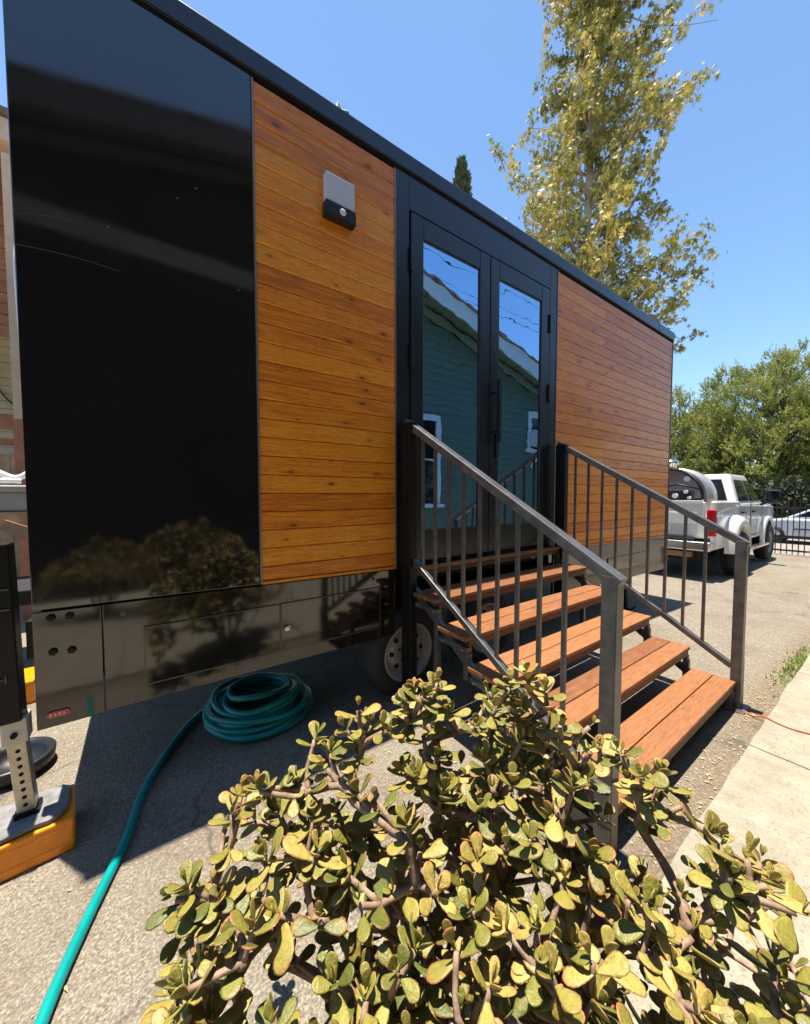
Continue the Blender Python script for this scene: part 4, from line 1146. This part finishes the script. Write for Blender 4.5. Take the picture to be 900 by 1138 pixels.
MB().lathe([(0.0, -0.03), (0.055, -0.03), (0.055, 0.02)], (9.46, 0.78, G + 1.98), (1, 0, 0), 16).build('end_port', M['white_plastic'], tn)
cpx = MB(); cpx.lathe([(0.0, 0.20), (0.14, 0.20), (0.15, 0.14), (0.11, 0.10), (0.10, 0.0)], (9.35, 1.05, G + 2.18), (0, 0, 1), 18)
cpx.build('filler_cap', M['chrome'], tn, smooth=True)

# ------------------------------------------------------------------ gate, car, planter
FXX = 14.45
gt = thing('iron_gate', 'black iron picket gate with spear tips at the end of the drive', 'gate', (FXX, 0.0, gz(FXX)))
gzz = gz(FXX)
b = MB()
k = 0
yy = 3.2
while yy > -7.0:
    b.box((FXX - 0.010, yy - 0.010, gzz + 0.04), (FXX + 0.010, yy + 0.010, gzz + 1.44))
    b.add([(FXX - 0.022, yy, gzz + 1.47), (FXX, yy - 0.026, gzz + 1.47), (FXX + 0.022, yy, gzz + 1.47), (FXX, yy + 0.026, gzz + 1.47), (FXX, yy, gzz + 1.56), (FXX, yy, gzz + 1.43)],
          [(0, 1, 4), (1, 2, 4), (2, 3, 4), (3, 0, 4), (1, 0, 5), (2, 1, 5), (3, 2, 5), (0, 3, 5)])
    yy -= 0.112
b.build('picket', M['iron'], gt)
b = MB(); b.box((FXX - 0.022, -7.0, gzz + 1.30), (FXX + 0.022, 3.25, gzz + 1.345)); b.box((FXX - 0.022, -7.0, gzz + 0.12), (FXX + 0.022, 3.25, gzz + 0.165)); b.build('gate_rail', M['iron'], gt)
b = MB(); b.box((FXX - 0.07, -0.62, gzz + 0.02), (FXX + 0.07, -0.50, gzz + 0.14)); b.build('gate_wheel_housing', M['iron'], gt, bevel=0.02)

# silver car in the street, nose to the left of the photograph
CZ = gz(19)
cr = thing('silver_car', 'silver hatchback parked in the street behind the iron gate', 'car', (19.0, -1.3, CZ))
xz = lambda q, d: (d, q[0], q[1] + CZ)
cy0 = 1.62
prof = [(cy0, 0.32), (cy0 + 0.02, 0.62), (cy0 - 0.30, 0.80), (cy0 - 1.05, 0.90), (cy0 - 4.1, 0.93), (cy0 - 4.35, 0.80), (cy0 - 4.38, 0.35), (cy0 - 3.9, 0.24), (cy0 - 0.3, 0.24)]
MB().prism(prof, xz, 18.2, 19.9).build('body', M['silver_car'], cr, bevel=0.08, seg=4, recalc=True)
cabp = [(cy0 - 1.00, 0.88), (cy0 - 1.75, 1.30), (cy0 - 2.3, 1.36), (cy0 - 3.4, 1.34), (cy0 - 4.15, 0.92)]
MB().prism(cabp, xz, 18.34, 19.76).build('cabin', M['silver_car'], cr, bevel=0.06, seg=3, recalc=True)
for wpts in ([(cy0 - 1.30, 0.96), (cy0 - 1.83, 1.27), (cy0 - 2.35, 1.29), (cy0 - 2.35, 0.96)], [(cy0 - 2.43, 0.96), (cy0 - 2.43, 1.29), (cy0 - 3.3, 1.27), (cy0 - 3.85, 0.97)]):
    MB().prism(wpts, xz, 18.325, 18.36).build('side_window', M['dark_glass'], cr, recalc=True)
MB().prism([(cy0 - 1.04, 0.93), (cy0 - 1.73, 1.32), (cy0 - 1.70, 1.33), (cy0 - 1.01, 0.94)], xz, 18.42, 19.68).build('windscreen', M['dark_glass'], cr, recalc=True)
MB().box((18.185, cy0 - 3.9, CZ + 0.20), (18.21, cy0 - 0.5, CZ + 0.30)).build('sill', M['black_plastic'], cr)
MB().box((18.186, cy0 - 3.4, CZ + 0.52), (18.20, cy0 - 1.3, CZ + 0.555)).build('door_moulding', M['steel_dark'], cr)
for wy in (cy0 - 0.78, cy0 - 3.45):
    for xx, sg in ((18.20, 1), (19.90, -1)):
        hub = MB().lathe([(0.0, 0.02), (0.06, 0.02), (0.06, 0.05)], (xx - sg * 0.02, wy, CZ + 0.31), (sg, 0, 0), 16).build('wheel', M['steel_dark'], cr)
        MB().lathe([(0.20, 0.0), (0.30, 0.0), (0.315, 0.03), (0.315, 0.18), (0.2, 0.18)], (xx - sg * 0.02, wy, CZ + 0.31), (sg, 0, 0), 32).build('tyre', M['rubber'], hub, smooth=True)
        rm = MB(); rm.lathe([(0.205, 0.005), (0.19, 0.02), (0.06, 0.03), (0.0, 0.02)], (xx - sg * 0.02, wy, CZ + 0.31), (sg, 0, 0), 24); rm.build('rim', M['steel'], hub, smooth=True)

pl = thing('planter', 'square tan planter with dry twigs near the gate', 'planter', (10.35, -1.22, gz(10.3)))
pz = gz(10.3)
b = MB(); sx_ = 0.24
b.add([(10.35 - .20, -1.22 - .20, pz), (10.35 + .20, -1.22 - .20, pz), (10.35 + .20, -1.22 + .20, pz), (10.35 - .20, -1.22 + .20, pz),
       (10.35 - sx_, -1.22 - sx_, pz + 0.42), (10.35 + sx_, -1.22 - sx_, pz + 0.42), (10.35 + sx_, -1.22 + sx_, pz + 0.42), (10.35 - sx_, -1.22 + sx_, pz + 0.42)],
      [(0, 3, 2, 1), (4, 5, 6, 7), (0, 1, 5, 4), (1, 2, 6, 5), (2, 3, 7, 6), (3, 0, 4, 7)])
b.build('pot', M['terracotta'], pl, bevel=0.012)
tw = MB(); random.seed(8)
for i in range(22):
    an = random.uniform(0, 6.28); r_ = random.uniform(0.0, 0.16); h_ = random.uniform(0.15, 0.42)
    b0 = Vector((10.35 + r_ * math.cos(an), -1.22 + r_ * math.sin(an), pz + 0.41))
    an2 = an + random.gauss(0, 0.8)
    mid_ = b0 + Vector((math.cos(an2) * .05, math.sin(an2) * .05, h_ * .6)); tp = b0 + Vector((math.cos(an2) * .18, math.sin(an2) * .18, h_ * random.uniform(.5, 1)))
    tw.tube([b0, mid_, tp], [0.008, 0.006, 0.003], 5)
tw.build('dry_twigs', M['dry_stem'], pl)

# ------------------------------------------------------------------ trees
def blade(m, p, d, L, wd, tone, fold=0.0):
    d = d.normalized(); s = d.cross(Vector((random.gauss(0, 1), random.gauss(0, 1), random.gauss(0, 1))))
    if s.length < 1e-4: s = d.orthogonal()
    s.normalize()
    nn = s.cross(d)
    m.add([p, p + d * L * .45 + s * wd + nn * fold * wd, p + d * L, p + d * L * .45 - s * wd + nn * fold * wd], [(0, 1, 2), (0, 2, 3)], (tone, 0, 0))

def limb(m, p, q, r0, r1, sag=0.0, n=6):
    p, q = Vector(p), Vector(q); L = (q - p).length
    side_ = Vector((random.gauss(0, 1), random.gauss(0, 1), random.gauss(0, .5))) * L * 0.06
    pts = [p.lerp(q, i / n) + side_ * math.sin(math.pi * i / n) + Vector((0, 0, -sag * math.sin(math.pi * i / n))) for i in range(n + 1)]
    m.tube(pts, [r0 + (r1 - r0) * i / n for i in range(n + 1)], 7)
    return pts

# tall sycamore behind the trailer
random.seed(31)
TB = at_depth(645, 560, 14.0); TB.z = gz(14.7)
ty = thing('sycamore_tree', 'tall sycamore with sparse yellow green leaves rising behind the trailer', 'tree', tuple(TB))
trk = MB()
tpts = [TB, TB + Vector((-.05, .05, 3)), TB + Vector((-.15, .1, 6.5)), TB + Vector((0.0, .0, 10.5)), TB + Vector((.10, -.05, 14.5)), TB + Vector((.2, -.1, 18.5)), TB + Vector((.25, -.1, 22.5)), TB + Vector((.3, -.1, 25.5))]
trk.tube(smooth_path(tpts, 4), [0.20 * (1 - i / 29) + 0.02 for i in range(29)], 10)
# envelope of the crown: height above ground -> radius
env = [(4.5, 2.8), (6.5, 4.2), (8.5, 4.3), (10.5, 4.2), (13.0, 3.6), (15.0, 2.7), (17.5, 2.3), (20.0, 2.3), (22.5, 2.0), (25.0, 1.0), (26.5, 0.3)]
def envr(z):
    for (a0, r0), (a1, r1) in zip(env, env[1:]):
        if a0 <= z <= a1: return r0 + (r1 - r0) * (z - a0) / (a1 - a0)
    return 0
def trunk_at(z):
    for p0, p1 in zip(tpts, tpts[1:]):
        if p0.z <= z <= p1.z: return p0.lerp(p1, (z - p0.z) / (p1.z - p0.z))
    return tpts[-1]
lv = MB()
bough = []
for i in range(132):
    z = 4.6 + 21.0 * (i / 131) ** 1.6 + random.gauss(0, .25)
    an = i * 2.4 + random.gauss(0, .3)
    r = envr(z) * random.uniform(.55, 1.0)
    if r < .2: continue
    if Vector((math.cos(an), math.sin(an), 0)).dot(RX) > 0.35 and z < 14: r *= .80
    lean = RX * (-0.15 if z < 13 else (-0.15 + 0.5 * min(1, (z - 13) / 4)))      # the crown leans to one side low down
    c0 = trunk_at(max(2.5, z - r * .75) + TB.z)
    end = trunk_at(z + TB.z) + Vector((math.cos(an) * r, math.sin(an) * r, 0)) + lean
    pts = limb(trk, c0, end, 0.03 + 0.008 * r, 0.010, sag=-0.1 * r)
    bough.append(pts)
random.seed(32)
def syc_leaf(p, d, L, tone):
    d = d.normalized(); s_ = d.cross(Vector((random.gauss(0, 1), random.gauss(0, 1), random.gauss(0, 1))))
    if s_.length < 1e-4: s_ = d.orthogonal()
    s_.normalize(); nn = s_.cross(d); bend = random.uniform(-.35, .35)
    v = [p]
    for an, r in ((-82, .62), (-58, .34), (-34, .88), (-16, .42), (0, 1.0), (16, .42), (34, .88), (58, .34), (82, .62)):
        a0 = R(an)
        v.append(p + d * (math.cos(a0) * r * L) + s_ * (math.sin(a0) * r * L * .8) + nn * (bend * abs(math.sin(a0)) * r * L))
    lv.add(v, [(0, i, i + 1) for i in range(1, 9)], (tone, 0, 0))
for pts in bough:
    bt = random.gauss(.5, .15)
    for k in range(1, 7):
        for s_ in range(random.choice((2, 3, 3, 4)) if k > 1 else 1):
            dirn = Vector((random.gauss(0, 1), random.gauss(0, 1), random.gauss(0.1, .55))).normalized()
            Lt = random.uniform(.45, 1.05)
            e_ = pts[k] + dirn * Lt + Vector((0, 0, -.12 * Lt))
            tw_ = [pts[k], pts[k] + dirn * Lt * .5 + Vector((0, 0, .05)), e_]
            trk.tube(tw_, [0.012, 0.008, 0.004], 5, cap=False)
            tone0 = random.gauss(bt, .12)
            for j in range(random.randint(19, 29)):
                t = random.uniform(.18, 1.05)
                q = (tw_[0].lerp(tw_[1], t * 2) if t < .5 else tw_[1].lerp(tw_[2], (t - .5) * 2)) + Vector((random.gauss(0, .09), random.gauss(0, .09), random.gauss(-.04, .08)))
                dn = Vector((random.gauss(0, .6), random.gauss(0, .6), random.gauss(-.8, .5)))
                syc_leaf(q, dn, random.uniform(.12, .21), min(1, max(0, random.gauss(tone0, .24))))
# one bare twig at the top right
limb(trk, trunk_at(19.5), at_depth(798, 22, 14.2), 0.03, 0.008)
trk.build('trunk', M['bark'], ty, smooth=True)
lv.build('crown', M['sycamore_leaf'], ty, colname='tone')

# pines beyond the gate
def pine(base, h, r, cz, label, seed, tufts, grp='pine trees beyond the gate'):
    random.seed(seed)
    base = Vector(base)
    t = thing('pine_tree', label, 'tree', tuple(base), grp)
    tm_ = MB(); tm_.tube([base, base + Vector((.2, .1, h * .35)), base + Vector((-.1, 0, h * .65)), base + Vector((0, 0, h * .9))], [.28, .22, .14, .04], 9)
    cw = MB()
    for i in range(tufts):
        # tufts in a domed crown: an outer shell and a thinner core toned darker as inner shade
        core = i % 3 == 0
        u_ = random.uniform(-.75, 1); an = random.uniform(0, 2 * math.pi)
        rr = random.uniform(.40, .80) if core else random.uniform(.80, 1.0)
        lump = 1 + .26 * noise.noise(Vector((math.cos(an) * 1.9, math.sin(an) * 1.9, u_ * 2.2 + seed)))
        q = math.sqrt(max(0, 1 - u_ * u_))
        if u_ < 0: q = max(q, .8)
        c = base + Vector((math.cos(an) * q * r * rr * lump, math.sin(an) * q * r * rr * lump, cz + u_ * (h - cz) * rr * lump))
        if i % 9 == 1:
            limb(tm_, base + Vector((0, 0, max(1.0, (c.z - base.z) * .72))), c, .035, .008, n=4)
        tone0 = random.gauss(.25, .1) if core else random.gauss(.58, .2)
        outd = Vector((math.cos(an) * q * .6, math.sin(an) * q * .6, .8)).normalized()
        for s_ in range(random.choice((9, 10, 11))):
            sd_ = (outd + Vector((random.gauss(0, .5), random.gauss(0, .5), random.gauss(.1, .4)))).normalized()
            L = random.uniform(.30, .70)
            p0 = c + Vector((random.gauss(0, .14), random.gauss(0, .14), random.gauss(0, .12)))
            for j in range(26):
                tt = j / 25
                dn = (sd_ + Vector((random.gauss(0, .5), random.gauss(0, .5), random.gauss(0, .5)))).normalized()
                blade(cw, p0 + sd_ * L * tt, dn, random.uniform(.10, .18), .017, min(1, max(0, random.gauss(tone0 + .18 * tt, .15))))  # needle tone lightens towards the shoot tips, as if lit
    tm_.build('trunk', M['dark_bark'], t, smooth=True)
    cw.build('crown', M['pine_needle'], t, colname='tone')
zg_ = gz(30)
p1 = at_depth(868, 555, 23.0); pine((p1.x, p1.y, zg_), 10.3, 5.2, 4.6, 'broad domed pine beyond the gate, the largest of the pines', 3, 1250)
p2 = at_depth(742, 555, 27.0); pine((p2.x, p2.y, zg_), 8.6, 4.2, 3.6, 'pine showing between the trailer end and the broad domed pine', 5, 750)
p3 = at_depth(985, 555, 21.0); pine((p3.x, p3.y, zg_), 9.3, 4.2, 4.2, 'darker pine cut by the right edge of the photo', 9, 750)

# cypress tip over the roof
random.seed(17)
cb_ = at_depth(511, 555, 26); cb_.z = 0
cp = thing('cypress_tree', 'slim dark cypress whose tip shows over the trailer roof', 'tree', tuple(cb_))
m = MB(); m.tube([cb_, cb_ + Vector((0, 0, 22.5))], [.3, .05], 8); m.build('trunk', M['dark_bark'], cp)
m = MB()
for i in range(5200):
    z = random.uniform(2, 24.0) if i < 2200 else random.uniform(17.4, 24.2)
    r = 0.62 * (1 - max(0, (z - 20.5) / 3.8) ** 2.4) if z > 20.5 else 0.62
    an = random.uniform(0, 6.28); rr = r * math.sqrt(random.uniform(.25, 1))
    p = cb_ + Vector((math.cos(an) * rr, math.sin(an) * rr, z))
    blade(m, p, Vector((math.cos(an) * .35 + random.gauss(0, .2), math.sin(an) * .35 + random.gauss(0, .2), 1)), random.uniform(.3, .6), random.uniform(.06, .11), min(1, max(0, random.gauss(.5, .22))))
m.build('crown', M['cypress_leaf'], cp, colname='tone')

# dark hedge under the pines, across the street
random.seed(23)
m = MB()
for i in range(15000):
    y = random.uniform(-16, 14); x = 25.2 + random.uniform(0, 1.8)
    zt = 2.5 + .8 * noise.noise(Vector((y * .5, 0, 2)))
    z = zg_ + zt * random.uniform(0.02, 1) ** .7
    blade(m, Vector((x, y, z)), Vector((random.gauss(-.3, .6), random.gauss(0, .7), random.gauss(.1, .7))), random.uniform(.18, .36), random.uniform(.06, .12), random.random())
hd = thing('hedge', 'dark hedge across the street under the pines', 'hedge', (26, 0, zg_))
m.build('foliage', M['hedge_leaf'], hd, colname='tone')
b = MB()
for i in range(30): b.tube([(26.2, -15.5 + i, zg_), (26.2 + random.gauss(0, .1), -15.5 + i, zg_ + 1.9)], [.06, .02], 6)
b.build('stem', M['dark_bark'], hd)
# far tree mass beyond, closing the horizon
random.seed(41)
m = MB()
for i in range(9000):
    an = random.uniform(0, 2 * math.pi); r = random.uniform(62, 74)
    x, y = 8 + r * math.cos(an), r * math.sin(an)
    zt = 5.5 + 2.5 * noise.noise(Vector((math.cos(an) * 5, math.sin(an) * 5, 1)))
    z = -.3 + zt * random.uniform(0, 1)
    blade(m, Vector((x, y, z)), Vector((random.gauss(0, .7), random.gauss(0, .7), random.gauss(.2, .7))), random.uniform(1.2, 2.2), random.uniform(.4, .8), random.random())
tag(m.build('distant_trees', M['cypress_leaf'], colname='tone'), 'far dark trees closing the horizon', 'trees', kind='stuff')
